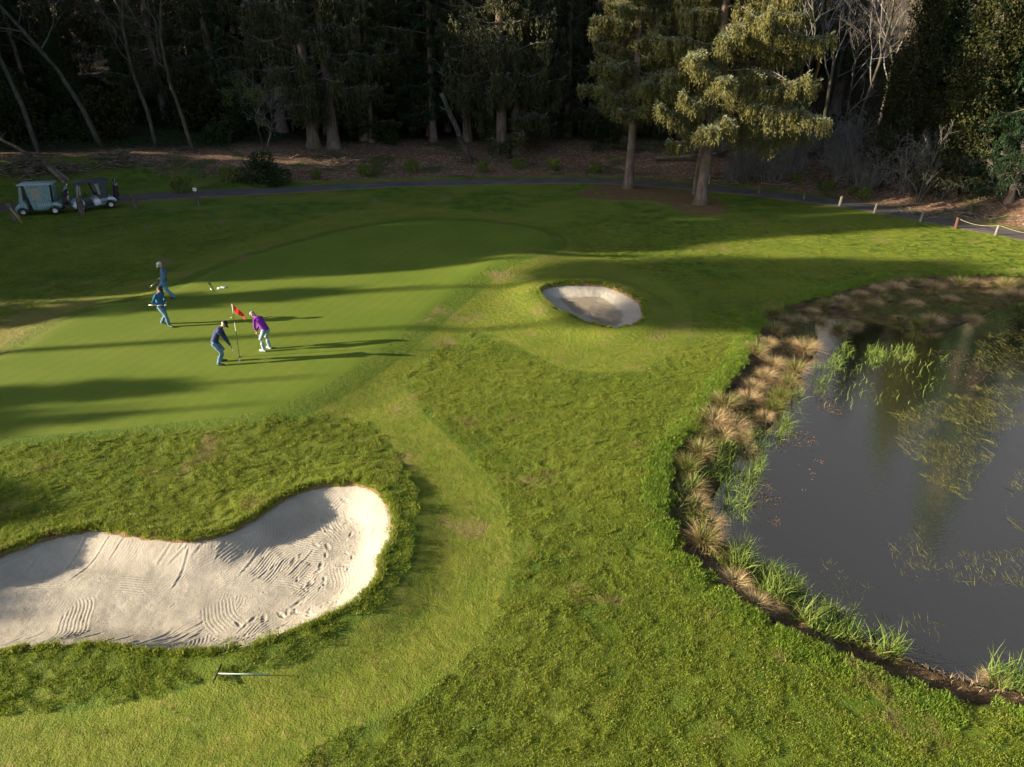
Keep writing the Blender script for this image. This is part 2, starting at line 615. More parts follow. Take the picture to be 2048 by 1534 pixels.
def make_ground_mat():
    m, nt, out = new_mat("turf and soil")
    g = G(nt)
    p = g.pos()
    c, big, mid, fine = turf_colour(g, p)
    tiny = g.noise(p, 28.0, 3.0, 0.7)
    wob = g.math('MULTIPLY', g.math('SUBTRACT', g.noise(p, 1.7, 4.0), 0.5), 0.55)
    wob2 = g.math('MULTIPLY', g.math('SUBTRACT', g.noise(p, 7.0, 3.0), 0.5), 0.25)

    def mask(name, lo, hi, w=wob2):
        return g.ramp(g.math('ADD', g.attr(name), w), lo, hi)
    # medium cut
    aw = g.math('MULTIPLY', wob2, 0.35)
    apron = mask("d_apron", 0.06, -0.06, aw)
    cA = g.mix(g.ramp(mid, 0.25, 0.75), (0.100, 0.142, 0.013), (0.150, 0.168, 0.022))
    cA = g.mix(g.ramp(fine, 0.52, 0.75), cA, (0.205, 0.180, 0.048))
    stripe = g.n("ShaderNodeTexWave", {"Vector": g.n("ShaderNodeVectorRotate", {"Vector": p, "Angle": 0.9}, rotation_type='Z_AXIS').outputs[0], "Scale": 0.16, "Distortion": 2.0, "Detail": 2.0, "Detail Scale": 0.6}).outputs[1]
    c = g.mix(apron, c, cA)
    c = g.mix(g.math('MULTIPLY', g.ramp(stripe, 0.2, 0.8), 0.16), c, (0.06, 0.10, 0.012))
    # putting surface
    gw = g.math('MULTIPLY', wob2, 0.2)
    gr = mask("d_green", 0.05, -0.05, gw)
    cG = g.mix(g.ramp(g.noise(p, 0.25, 3.0), 0.35, 0.65), (0.080, 0.124, 0.012), (0.103, 0.139, 0.016))
    cG = g.mix(g.math('MULTIPLY', g.ramp(g.noise(p, 10.0, 4.0, 0.7), 0.45, 0.7), 0.35), cG, (0.140, 0.158, 0.024))
    c = g.mix(gr, c, cG)
    band = g.n("ShaderNodeTexWave", {"Vector": g.n("ShaderNodeVectorRotate", {"Vector": p, "Angle": 0.35}, rotation_type='Z_AXIS').outputs[0], "Scale": 0.55, "Distortion": 0.6, "Detail": 1.0}).outputs[1]
    c = g.mix(g.math('MULTIPLY', g.math('MULTIPLY', g.ramp(band, 0.3, 0.7), gr), 0.22), c, (0.07, 0.115, 0.012))
    collar = g.math('MULTIPLY', g.ramp(g.math('ADD', g.attr("d_green"), gw), 1.1, 0.95), g.math('SUBTRACT', 1.0, gr))
    c = g.mix(g.math('MULTIPLY', collar, 0.65), c, (0.055, 0.102, 0.009))
    # brown worn places
    worn = g.math('MULTIPLY', g.ramp(g.noise(p, 0.45, 5.0, 0.65), 0.57, 0.68), g.math('SUBTRACT', 1.0, gr))
    c = g.mix(g.math('MULTIPLY', worn, 0.65), c, (0.190, 0.140, 0.068))
    c = g.mix(g.math('MULTIPLY', g.math('MULTIPLY', g.ramp(g.attr("leftside"), 0.0, 1.0), g.ramp(fine, 0.35, 0.6)), 0.75), c, (0.165, 0.125, 0.060))
    # needle litter under the two spruces
    ring = g.math('MULTIPLY', mask("d_ring", 0.35, -0.6, wob), g.ramp(g.noise(p, 1.6, 4.0), 0.33, 0.50))
    cR = g.mix(g.ramp(tiny, 0.3, 0.7), (0.090, 0.050, 0.028), (0.180, 0.110, 0.066))
    c = g.mix(ring, c, cR)
    # chips and bare soil behind the path
    ch = mask("d_chips", 0.4, -0.3, wob)
    vor = g.n("ShaderNodeTexVoronoi", {"Vector": g.scalevec(p, (1.0, 2.2, 1.0)), "Scale": 6.0}).outputs["Color"]
    sep = g.n("ShaderNodeSeparateColor", {0: vor}).outputs[0]
    cC = g.mix(g.ramp(fine, 0.3, 0.7), (0.085, 0.050, 0.031), (0.185, 0.112, 0.072))
    cC = g.mix(g.ramp(sep, 0.80, 0.97), cC, (0.33, 0.25, 0.195))
    cC = g.mix(g.math('MULTIPLY', g.ramp(g.noise(p, 0.30, 4.0), 0.53, 0.63), 0.8), cC, (0.040, 0.060, 0.014))
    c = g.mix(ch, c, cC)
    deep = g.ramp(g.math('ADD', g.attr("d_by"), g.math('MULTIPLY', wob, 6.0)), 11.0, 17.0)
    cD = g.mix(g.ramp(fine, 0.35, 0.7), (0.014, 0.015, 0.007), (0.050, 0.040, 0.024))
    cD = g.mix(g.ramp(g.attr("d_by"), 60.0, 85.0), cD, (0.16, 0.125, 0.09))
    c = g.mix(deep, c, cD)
    # pond bank and bed
    bk = mask("d_bank", 0.00, -0.22, wob2)
    cB = g.mix(g.ramp(g.noise(p, 2.2, 4.0), 0.35, 0.65), (0.050, 0.034, 0.018), (0.150, 0.096, 0.052))
    cB = g.mix(g.ramp(g.noise(p, 0.8, 4.0), 0.50, 0.64), cB, (0.060, 0.072, 0.020))
    c = g.mix(bk, c, cB)
    wt = mask("d_water", 0.30, -0.10, wob2)
    cW = g.mix(g.ramp(g.noise(p, 0.35, 5.0), 0.35, 0.65), (0.022, 0.014, 0.006), (0.048, 0.034, 0.012))
    c = g.mix(wt, c, cW)
    # crumbs of sand and scuffed earth on the bunker lips
    lip = g.ramp(g.math('ADD', g.attr("d_sand"), g.math('MULTIPLY', wob2, 0.6)), 0.10, 0.02)
    c = g.mix(g.math('MULTIPLY', lip, g.math('SUBTRACT', 1.0, wt)), c, (0.20, 0.125, 0.06))
    b = g.n("ShaderNodeBsdfPrincipled", {"Base Color": c, "Roughness": 0.85, "Specular IOR Level": 0.15})
    hgt = g.math('ADD', g.math('MULTIPLY', fine, 0.6), g.math('MULTIPLY', tiny, 0.35))
    amt = g.math('ADD', g.math('MULTIPLY', g.math('SUBTRACT', 1.0, gr), 0.85), 0.10)
    bp = g.n("ShaderNodeBump", {"Height": hgt, "Strength": amt, "Distance": 0.16})
    nt.links.new(bp.outputs[0], b.inputs["Normal"])
    nt.links.new(b.outputs[0], out.inputs[0])
    return m


M_ground = make_ground_mat()


def axis(parts):
    out = [parts[0][0]]
    for a, b, s in parts:
        n = max(1, int(round(abs(b - a) / s)))
        out += list(np.linspace(a, b, n + 1)[1:])
    return np.array(out)


gx = axis([(-260, -80, 9), (-80, -42, 0.9), (-42, -16, 0.22), (-16, 20, 0.13), (20, 48, 0.24), (48, 90, 1.0), (90, 280, 9)])
gy = axis([(-40, 4, 2.0), (4, 7, 0.4), (7, 22, 0.115), (22, 40, 0.16), (40, 62, 0.24), (62, 90, 0.5), (90, 150, 2.0), (150, 420, 10)])
GX, GY = np.meshgrid(gx, gy)
GZ = height(GX, GY)
nx, ny = len(gx), len(gy)
Vg = np.stack([GX, GY, GZ], -1).reshape(-1, 3)
ii = (np.arange(ny - 1)[:, None] * nx + np.arange(nx - 1)[None, :]).ravel()
Fg = np.stack([ii, ii + 1, ii + nx + 1, ii + nx], -1)
A = {
    "d_green": green_line(GX, GY), "d_apron": apron_line(GX, GY), "d_bank": bank(GX, GY), "d_water": waterline(GX, GY),
    "d_chips": chips(GX, GY), "d_ring": ringA(GX, GY), "d_sand": np.minimum(bunkA(GX, GY), bunkB(GX, GY)),
    "d_by": beyond(GX, GY),
    "leftside": sstep(-18, -22, GX) * sstep(25, 27.5, GY) * sstep(34, 31, GY),
}
A = {k: v.ravel().astype(np.float32) for k, v in A.items()}
fc = Fg[:, 0]
zone = np.zeros(len(Fg), int)
cen = lambda k: A[k][Fg].mean(1)
zone[cen("d_green") < 0] = 1
zone[cen("d_chips") < 0] = 2
zone[cen("d_water") < 0] = 3
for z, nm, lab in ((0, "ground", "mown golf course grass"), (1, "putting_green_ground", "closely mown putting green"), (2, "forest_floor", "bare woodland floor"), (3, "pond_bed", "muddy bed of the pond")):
    F = Fg[zone == z]
    used, inv = np.unique(F.ravel(), return_inverse=True)
    mb = MB(); mb.add(Vg[used], inv.reshape(-1, 4))
    me = mb.mesh(nm, M_ground, smooth=True)
    for k, v in A.items():
        at = me.attributes.new(k, 'FLOAT', 'POINT')
        at.data.foreach_set("value", v[used])
    tag(link(nm, me), lab, None, None, "structure")

# ------------------------------------------------------------------ sand
def make_sand_mat():
    m, nt, out = new_mat("bunker sand")
    g = G(nt)
    p = g.pos()
    c = g.mix(g.ramp(g.noise(p, 0.8, 5.0, 0.6), 0.3, 0.7), (0.295, 0.270, 0.230), (0.375, 0.345, 0.298))
    c = g.mix(g.math('MULTIPLY', g.ramp(g.noise(p, 40.0, 3.0, 0.8), 0.45, 0.75), 0.35), c, (0.20, 0.17, 0.13))
    c = g.mix(g.ramp(g.attr("damp"), 0.35, 0.65), c, (0.170, 0.14, 0.10))
    b = g.n("ShaderNodeBsdfPrincipled", {"Base Color": c, "Roughness": 0.95, "Specular IOR Level": 0.1})
    bp = g.n("ShaderNodeBump", {"Height": g.noise(p, 30.0, 5.0, 0.75), "Strength": 0.55, "Distance": 0.03})
    nt.links.new(bp.outputs[0], b.inputs["Normal"])
    nt.links.new(b.outputs[0], out.inputs[0])
    return m


M_sand = make_sand_mat()


def rake_detail(X, Y, sd, big):
    """rake furrows in overlapping sweeps, footprints, pits"""
    rng = np.random.default_rng(5)
    z = 0.016 * (fnoise(X, Y, 0.5, 21, 3) - 0.5) + 0.010 * (fnoise(X, Y, 0.12, 22, 3) - 0.5)
    x0, x1, y0, y1 = X.min(), X.max(), Y.min(), Y.max()
    if big:
        cen_x, cen_y = flat(590, 1150)
        z = z + 0.05 * (fnoise(X, Y, 0.8, 25, 3) - 0.5)
        # each sweep overwrites what lies under it
        fur = np.zeros_like(X)
        for k in range(74):
            if k < 46:
                cx = cen_x + rng.normal(0, 2.1); cy = cen_y + rng.normal(0, 1.4)
            else:
                cx = rng.uniform(x0, x1); cy = rng.uniform(y0, y1)
            L = rng.uniform(0.8, 2.2); W = rng.uniform(0.22, 0.32)
            a = rng.choice([rng.normal(1.35, 0.3), rng.normal(0.15, 0.35), rng.uniform(0, 3.14)], p=[.5, .3, .2])
            bend = rng.normal(0, 0.16)
            ux = (X - cx) * math.cos(a) + (Y - cy) * math.sin(a)
            uy = -(X - cx) * math.sin(a) + (Y - cy) * math.cos(a)
            uy = uy - bend * ux * ux - 0.05 * np.sin(ux * 5.0 + k)
            msk = (np.abs(ux) < L / 2) & (np.abs(uy) < W * 1.3)
            amp = rng.uniform(0.55, 1.0) if k < 52 else rng.uniform(0.15, 0.45)
            fur = np.where(msk, sstep(L / 2, L / 2 - 0.12, np.abs(ux)) * amp * np.cos(uy * 2 * math.pi / 0.082) * (0.7 + 0.6 * vnoise(X, Y, 0.3, k)), fur)
        z = z + 0.0062 * fur
        # long drag marks down the near and far faces
        for k in range(46):
            cx = rng.uniform(x0, flat(560, 1250)[0]); near = rng.random() < 0.6
            cy = (flat(250, 1275)[1] if near else flat(300, 1105)[1]) + rng.normal(0, 0.35)
            a = rng.normal(0.95 if near else 1.25, 0.18); L = rng.uniform(0.4, 1.5)
            ux = (X - cx) * math.cos(a) + (Y - cy) * math.sin(a)
            uy = -(X - cx) * math.sin(a) + (Y - cy) * math.cos(a) - 0.08 * ux * ux
            e = sstep(L / 2, L / 2 - 0.15, np.abs(ux))
            w = rng.uniform(0.022, 0.034)
            z = z - e * 0.007 * np.exp(-(uy / w) ** 2) + e * 0.008 * np.exp(-((uy - 2.2 * w) / w) ** 2)
        feet = []
        fx, fy = flat(640, 1200)
        for k in range(95):
            feet.append((fx + rng.normal(0, 1.15), fy + rng.normal(0, 0.85)))
        for k in range(26):
            q = flat(rng.uniform(560, 770), rng.uniform(990, 1120)); feet.append(q)
        for k in range(10):
            q = flat(rng.uniform(680, 750), rng.uniform(990, 1060)); feet.append(q)
    else:
        feet = [(rng.uniform(x0, x1), rng.uniform(y0, y1)) for _ in range(24)]
        z = z + 0.02 * (fnoise(X, Y, 0.25, 31, 2) - 0.5)
    for (fx, fy) in feet:
        a = rng.uniform(0, math.pi); s = rng.uniform(0.35, 1.15)
        ux = (X - fx) * math.cos(a) + (Y - fy) * math.sin(a)
        uy = -(X - fx) * math.sin(a) + (Y - fy) * math.cos(a)
        m = (np.abs(ux) < 0.4) & (np.abs(uy) < 0.4)
        if not m.any():
            continue
        r = np.sqrt((ux[m] / (0.13 * s)) ** 2 + (uy[m] / (0.052 * s)) ** 2)
        z[m] += -0.015 * s * np.exp(-r ** 2.2) + 0.006 * np.exp(-((r - 1.35) / 0.4) ** 2)
    return z * sstep(0.0, -0.12, sd)


def sand_mesh(name, sdf, step, label, big):
    lo, hi = sdf.P.min(0) - 0.2, sdf.P.max(0) + 0.2
    if big:
        lo[0] = max(lo[0], -17.5)
    ax = np.arange(lo[0], hi[0], step); ay = np.arange(lo[1], hi[1], step)
    X, Y = np.meshgrid(ax, ay)
    sd = sdf(X, Y)
    e = 0.02
    gxx = (sdf(X + e, Y) - sdf(X - e, Y)) / (2 * e); gyy = (sdf(X, Y + e) - sdf(X, Y - e)) / (2 * e)
    tgt = 0.05
    edge = (sd > tgt) & (sd < tgt + 1.6 * step)
    X = np.where(edge, X - gxx * (sd - tgt), X); Y = np.where(edge, Y - gyy * (sd - tgt), Y)
    sd2 = np.where(edge, tgt, sd)
    Z = height(X, Y, sand=True) + 0.004 + rake_detail(X, Y, sd2, big)
    ok = sd2 <= tgt + 1e-6
    n = len(ax)
    q = (np.arange(len(ay) - 1)[:, None] * n + np.arange(n - 1)[None, :]).ravel()
    F = np.stack([q, q + 1, q + n + 1, q + n], -1)
    okr = ok.ravel()
    F = F[okr[F].all(1)]
    used, inv = np.unique(F.ravel(), return_inverse=True)
    V = np.stack([X, Y, Z], -1).reshape(-1, 3)[used]
    mb = MB(); mb.add(V, inv.reshape(-1, 4))
    me = mb.mesh(name, M_sand, smooth=True)
    sdu = sd2.ravel()[used]
    damp = np.zeros(len(used)) if big else sstep(-0.55, -1.0, sdu + 0.5 * (fnoise(V[:, 0], V[:, 1], 0.8, 44, 3) - 0.5))
    if not big:
        damp = damp * 0.55
    at = me.attributes.new("damp", 'FLOAT', 'POINT'); at.data.foreach_set("value", damp.astype(np.float32))
    return tag(link(name, me), label, None, None, "structure")


sand_mesh("sand_bunker_ground", bunkA, 0.021, "large raked sand bunker in the foreground grass", True)
sand_mesh("sand_bunker_ground", bunkB, 0.05, "small oval sand bunker between green and pond", False)

# ------------------------------------------------------------------ water
def make_water_mat():
    m, nt, out = new_mat("pond water")
    g = G(nt)
    p = g.pos()
    n1 = g.noise(g.scalevec(p, (1.0, 2.2, 1.0)), 7.0, 3.0, 0.6)
    n2 = g.noise(p, 1.2, 3.0, 0.6)
    h = g.math('ADD', g.math('MULTIPLY', n1, 0.5), n2)
    bp = g.n("ShaderNodeBump", {"Height": h, "Strength": 0.10, "Distance": 0.05})
    fr = g.n("ShaderNodeFresnel", {"IOR": 1.33, "Normal": bp.outputs[0]}).outputs[0]
    gl = g.n("ShaderNodeBsdfGlossy", {"Color": (1, 1, 1), "Roughness": 0.04, "Normal": bp.outputs[0]})
    tr = g.n("ShaderNodeBsdfTransparent", {"Color": (0.40, 0.31, 0.19)})
    df = g.n("ShaderNodeBsdfDiffuse", {"Color": (0.014, 0.012, 0.008)})
    body = g.n("ShaderNodeMixShader", {0: 0.10, 1: tr.outputs[0], 2: df.outputs[0]})
    mx = g.n("ShaderNodeMixShader", {0: fr, 1: body.outputs[0], 2: gl.outputs[0]})
    nt.links.new(mx.outputs[0], out.inputs[0])
    return m


M_water = make_water_mat()
WATER_Z = -0.45
mb = MB()
wp = []
_w = smooth_closed([tuple(p) for p in waterL[::8]], 1)
c0 = waterL.mean(0)
for (x, y) in waterL:
    d = np.array([x, y]) - c0
    wp.append(np.array([x, y]) + d / np.linalg.norm(d) * 1.2)
wp = np.array(wp)
mb.add(np.c_[wp, np.full(len(wp), WATER_Z)], np.zeros((0, 3)))
mb.ngon(list(range(len(wp))))
tag(mb.build("pond_water", M_water), "dark still pond water", None, None, "structure")

# ------------------------------------------------------------------ path
def make_path_mat():
    m, nt, out = new_mat("asphalt path")
    g = G(nt)
    p = g.pos()
    c = g.mix(g.ramp(g.noise(p, 0.7, 5.0), 0.3, 0.7), (0.058, 0.054, 0.056), (0.095, 0.088, 0.088))
    c = g.mix(g.math('MULTIPLY', g.ramp(g.noise(p, 30.0, 3.0), 0.5, 0.75), 0.5), c, (0.15, 0.13, 0.11))
    c = g.mix(g.ramp(g.math('ADD', g.attr("edge"), g.math('MULTIPLY', g.noise(p, 3.0, 4.0), 0.5)), 1.0, 1.25), c, (0.13, 0.10, 0.07))
    b = g.n("ShaderNodeBsdfPrincipled", {"Base Color": c, "Roughness": 0.85, "Specular IOR Level": 0.25})
    bp = g.n("ShaderNodeBump", {"Height": g.noise(p, 40.0, 3.0), "Strength": 0.4, "Distance": 0.01})
    nt.links.new(bp.outputs[0], b.inputs["Normal"])
    nt.links.new(b.outputs[0], out.inputs[0])
    return m


M_path = make_path_mat()
pp = smooth_open(path_pts[::4], 10)
T = unit(np.gradient(pp, axis=0)); N = np.stack([-T[:, 1], T[:, 0]], -1)
offs = np.array([-1.3, -1.1, -0.6, 0, 0.6, 1.1, 1.3])
rows = []
for o_ in offs:
    jit = 0.1 * (vnoise(pp[:, 0], pp[:, 1], 1.0, int(o_ * 10) + 50) - 0.5) if abs(o_) > 1.2 else 0
    q = pp + N * (o_ + jit * np.ones(len(pp)))[:, None]
    rows.append(np.c_[q, height(q[:, 0], q[:, 1]) + (0.035 if abs(o_) < 1.2 else -0.01)])
V = np.stack(rows, 1).reshape(-1, 3); k = len(offs); n = len(pp)
F = [[i * k + j, i * k + j + 1, (i + 1) * k + j + 1, (i + 1) * k + j] for i in range(n - 1) for j in range(k - 1)]
mb = MB(); mb.add(V, F)
me = mb.mesh("cart_path", M_path, smooth=True)
at = me.attributes.new("edge", 'FLOAT', 'POINT'); at.data.foreach_set("value", np.tile(np.abs(offs) / 1.3, n).astype(np.float32))
tag(link("cart_path", me), "asphalt cart path curving past the trees", None, None, "structure")
# ------------------------------------------------------------------ bark and foliage materials
def bark_mat(name, c1, c2, c3=None, scale=3.0, spot=0.0):
    m, nt, out = new_mat(name)
    g = G(nt)
    p = g.n("ShaderNodeTexCoord").outputs["Object"]
    nz = g.noise(g.scalevec(p, (1, 1, 0.35)), scale, 5.0, 0.65)
    c = g.mix(g.ramp(nz, 0.35, 0.65), c1, c2)
    if c3:
        c = g.mix(g.ramp(g.noise(p, 0.8, 3.0), 0.5, 0.62), c, c3)
    b = g.n("ShaderNodeBsdfPrincipled", {"Base Color": c, "Roughness": 0.9, "Specular IOR Level": 0.1})
    bp = g.n("ShaderNodeBump", {"Height": nz, "Strength": 0.8, "Distance": 0.05})
    nt.links.new(bp.outputs[0], b.inputs["Normal"])
    nt.links.new(b.outputs[0], out.inputs[0])
    return m


M_bark = bark_mat("spruce bark", (0.085, 0.060, 0.050), (0.17, 0.13, 0.115), (0.10, 0.085, 0.05))
M_barkpale = bark_mat("alder bark", (0.035, 0.032, 0.026), (0.085, 0.078, 0.065), (0.035, 0.04, 0.018), 4.0)
M_barkmoss = bark_mat("mossy bark", (0.14, 0.075, 0.03), (0.24, 0.15, 0.06), (0.16, 0.14, 0.03), 4.0)
M_twig = bark_mat("bare twigs", (0.125, 0.115, 0.110), (0.21, 0.195, 0.185), None, 1.5)
M_darktwig = bark_mat("dim twigs", (0.05, 0.045, 0.038), (0.095, 0.088, 0.075), None, 1.5)  # bare twig colour with the shade of the wood darkened in
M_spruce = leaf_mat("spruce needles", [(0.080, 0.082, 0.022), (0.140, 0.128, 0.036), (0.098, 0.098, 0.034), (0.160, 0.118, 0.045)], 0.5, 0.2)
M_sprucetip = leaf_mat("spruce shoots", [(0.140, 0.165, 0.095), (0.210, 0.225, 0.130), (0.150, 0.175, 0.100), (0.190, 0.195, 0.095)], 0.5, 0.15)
M_darkspruce = leaf_mat("shaded spruce needles", [(0.030, 0.034, 0.012), (0.052, 0.052, 0.017), (0.038, 0.042, 0.018), (0.062, 0.048, 0.020)], 0.5, 0.12)  # shade of the wood put into a darker needle colour
M_darktip = leaf_mat("shaded spruce shoots", [(0.075, 0.095, 0.065), (0.110, 0.130, 0.090), (0.080, 0.100, 0.070), (0.090, 0.100, 0.060)], 0.5, 0.12)  # shoots darkened the same way, shade in the colour
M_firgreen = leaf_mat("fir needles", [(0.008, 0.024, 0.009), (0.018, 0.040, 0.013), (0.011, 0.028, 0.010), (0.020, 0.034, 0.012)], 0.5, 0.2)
M_ivy = leaf_mat("ivy leaves", [(0.018, 0.024, 0.005), (0.034, 0.038, 0.008), (0.024, 0.027, 0.007), (0.044, 0.039, 0.011)], 0.7, 0.25)
M_bush = leaf_mat("bush leaves", [(0.016, 0.034, 0.009), (0.034, 0.060, 0.014), (0.022, 0.038, 0.011), (0.060, 0.066, 0.020)], 0.9, 0.25)
M_yellow = leaf_mat("young shrub leaves", [(0.085, 0.125, 0.022), (0.150, 0.180, 0.035), (0.11, 0.13, 0.03), (0.18, 0.17, 0.05)], 1.5, 0.3)
M_dry = leaf_mat("dry leaves", [(0.16, 0.075, 0.02), (0.24, 0.13, 0.04), (0.18, 0.10, 0.03), (0.12, 0.09, 0.03)], 0.8, 0.3)


def trunk_mesh(H, r0, lean=(0, 0), seed=0, top=0.06, wob=0.25, k=9, mat=M_bark, name="trunk", r1=None, flare=0.55):
    rng = np.random.default_rng(seed)
    z = np.array([-0.6, 0, 0.25, 0.7, 1.5] + list(np.linspace(3, H, 12)))
    t = np.clip(z / H, 0, 1)
    ph = rng.uniform(0, 6.28, 2)
    x = lean[0] * t ** 1.1 + wob * np.sin(t * 4.5 + ph[0]) * t
    y = lean[1] * t ** 1.1 + wob * np.sin(t * 4.0 + ph[1]) * t
    r = (r0 * (1 - t) ** 0.8 + (r1 if r1 is not None else top)) * (1 + flare * np.exp(-np.clip(z, 0, None) / 0.45))
    mb = MB().tube(np.c_[x, y, z], r, k, 0, cap=False)
    return mb.mesh(name, mat, smooth=True)


def axis_at(H, lean, seed, wob=0.25):
    rng = np.random.default_rng(seed); ph = rng.uniform(0, 6.28, 2)

    def f(z):
        t = np.clip(np.asarray(z, float) / H, 0, 1)
        return lean[0] * t ** 1.1 + wob * np.sin(t * 4.5 + ph[0]) * t, lean[1] * t ** 1.1 + wob * np.sin(t * 4.0 + ph[1]) * t
    return f


def spruce_crown(seed, H=28.0, base=4.5, lenf=None, R=4.5, step=0.34, droop=0.34, rise=0.34, dens=1.0, leaf=1.0, hang=1.0, mats=None, lean=(0, 0), tip=0.22, gap=0.10, detail_top=16.0, power=0.75, wob=0.25, fine=1.0, spray=0.42):
    """drooping conifer crown: limbs that sag and lift at the tip, side twigs, and curtains of hanging shoots"""
    rng = np.random.default_rng(seed)
    ax = axis_at(H, lean, seed, wob)
    mb = MB()
    z = base; i = 0
    LP, LD, LS, LL, LW, LM = [], [], [], [], [], []
    az = rng.uniform(0, 6.28)
    while z < H - 0.4:
        q = (z - base) / (H - base)
        az += 2.399 + rng.normal(0, 0.35)
        if lenf is not None:
            L = lenf(z, az) * rng.uniform(0.72, 1.1)
        else:
            L = R * (1 - q) ** power * (0.75 + 0.25 * min(1, q * 8 + 0.4)) * rng.uniform(0.6, 1.15)
        coarse = 1.0 if z < detail_top else 1.9
        z += step * rng.uniform(0.5, 1.5) * (1.0 if coarse == 1 else 1.25)
        if rng.random() < gap or L < 0.25:
            continue
        x0, y0 = ax(z)
        n = 8
        t = np.linspace(0, 1, n)
        dr = droop * rng.uniform(0.6, 1.4); rs = rise * rng.uniform(0.6, 1.5)
        azt = az + rng.normal(0, 0.25) * t
        P = np.stack([x0 + L * t * np.cos(azt), y0 + L * t * np.sin(azt), z - L * dr * t + L * rs * t ** 2.2 + 0.05 * L * np.sin(t * 7 + i)], -1)
        mb.tube(P, np.linspace(0.022 * L + 0.012, 0.008, n), 3, 0, cap=False)
        # side twigs
        nt = max(3, int(L * 4.6 * dens / coarse))
        tt = rng.uniform(0.16, 1.0, nt)
        base_p = np.stack([np.interp(tt, t, P[:, k]) for k in range(3)], -1)
        fw = np.stack([np.cos(azt[0] + 0 * tt), np.sin(azt[0] + 0 * tt), 0 * tt], -1)
        sd = np.stack([-fw[:, 1], fw[:, 0], 0 * tt], -1) * np.where(rng.random(nt) < 0.5, -1, 1)[:, None]
        lt = (0.25 + 0.20 * L * (1.12 - tt) ** 0.6) * rng.uniform(0.5, 1.3, nt)
        d = unit(sd * 0.85 + fw * rng.uniform(0.25, 0.9, nt)[:, None] + np.array([0, 0, 1.0]) * rng.uniform(-0.25, 0.12, nt)[:, None])
        m = max(2, int(4 * dens / coarse))
        u = (np.arange(m) + rng.uniform(0, 1, (nt, m))) / m
        S = base_p[:, None, :] + d[:, None, :] * (lt[:, None] * u)[..., None]
        S[..., 2] -= 0.25 * lt[:, None] * u * u
        S = S.reshape(-1, 3)
        # also along the limb itself
        m2 = int(L * 3.5 * dens / coarse) + 2
        t2 = rng.uniform(0.12, 1, m2)
        S = np.vstack([S, np.stack([np.interp(t2, t, P[:, k]) for k in range(3)], -1)])
        dd = np.vstack([np.repeat(d, m, 0), np.tile(fw[0], (m2, 1))])
        ns = len(S)
        hl = hang * rng.uniform(0.15, 1.0, ns) ** 1.3 * min(1.35, 0.35 + 0.2 * L)
        # shoots hanging under each point
        kk = max(2, int(round(6 * fine / coarse)))
        w = (np.arange(kk) + rng.uniform(0, 1, (ns, kk))) / kk
        Q = S[:, None, :] + np.array([0, 0, -1.0]) * (hl[:, None] * w)[..., None] + rng.normal(0, 0.045, (ns, kk, 3))
        D = np.array([0, 0, -0.9]) + 0.35 * dd[:, None, :] + rng.normal(0, spray, (ns, kk, 3))
        LP.append(Q.reshape(-1, 3)); LD.append(D.reshape(-1, 3)); LS.append(rng.normal(0, 1, (ns * kk, 3)))
        LL.append(leaf * coarse * rng.uniform(0.15, 0.32, ns * kk)); LW.append(leaf * coarse * rng.uniform(0.045, 0.085, ns * kk) / fine ** 0.8); LM.append(np.zeros(ns * kk, int))
        # pale shoots lying along the upper side of limb and twigs
        sel = rng.random(ns) < tip * 2.2
        if sel.any():
            Sx = S[sel]; k3 = 2
            Q = np.repeat(Sx, k3, 0) + rng.normal(0, 0.05, (len(Sx) * k3, 3)) + np.array([0, 0, 0.03])
            D = np.repeat(dd[sel], k3, 0) * 0.9 + np.array([0, 0, 0.35]) + rng.normal(0, 0.35, Q.shape)
            LP.append(Q); LD.append(D); LS.append(rng.normal(0, 1, Q.shape)); LL.append(leaf * coarse * rng.uniform(0.14, 0.30, len(Q))); LW.append(leaf * coarse * rng.uniform(0.04, 0.07, len(Q))); LM.append(np.ones(len(Q), int))
        # upright tip
        k4 = 7
        Q = P[-1] + rng.normal(0, 0.06, (k4, 3)); D = fw[0] * 0.6 + np.array([0, 0, 0.8]) + rng.normal(0, 0.35, (k4, 3))
        LP.append(Q); LD.append(D); LS.append(rng.normal(0, 1, Q.shape)); LL.append(leaf * rng.uniform(0.2, 0.45, k4)); LW.append(np.full(k4, 0.06 * leaf)); LM.append(np.ones(k4, int))
        i += 1
    LP, LD, LS, LL, LW, LM = map(np.concatenate, (LP, LD, LS, LL, LW, LM))
    for mi in (0, 1):
        s = LM == mi
        mb.leaves(LP[s], LD[s], LS[s], LL[s], LW[s], mi + 1, 'quad')
    return mb.mesh("crown", mats or [M_bark, M_spruce, M_sprucetip])


def plant_tree(name, label, cat, loc, trunk, crown, rz=0.0, s=1.0, group=None):
    t = thing(name, label, cat, loc, rz, group)
    t.scale = (s, s, s)
    link("trunk", trunk, t)
    if crown is not None:
        link("crown", crown, t)
    return t


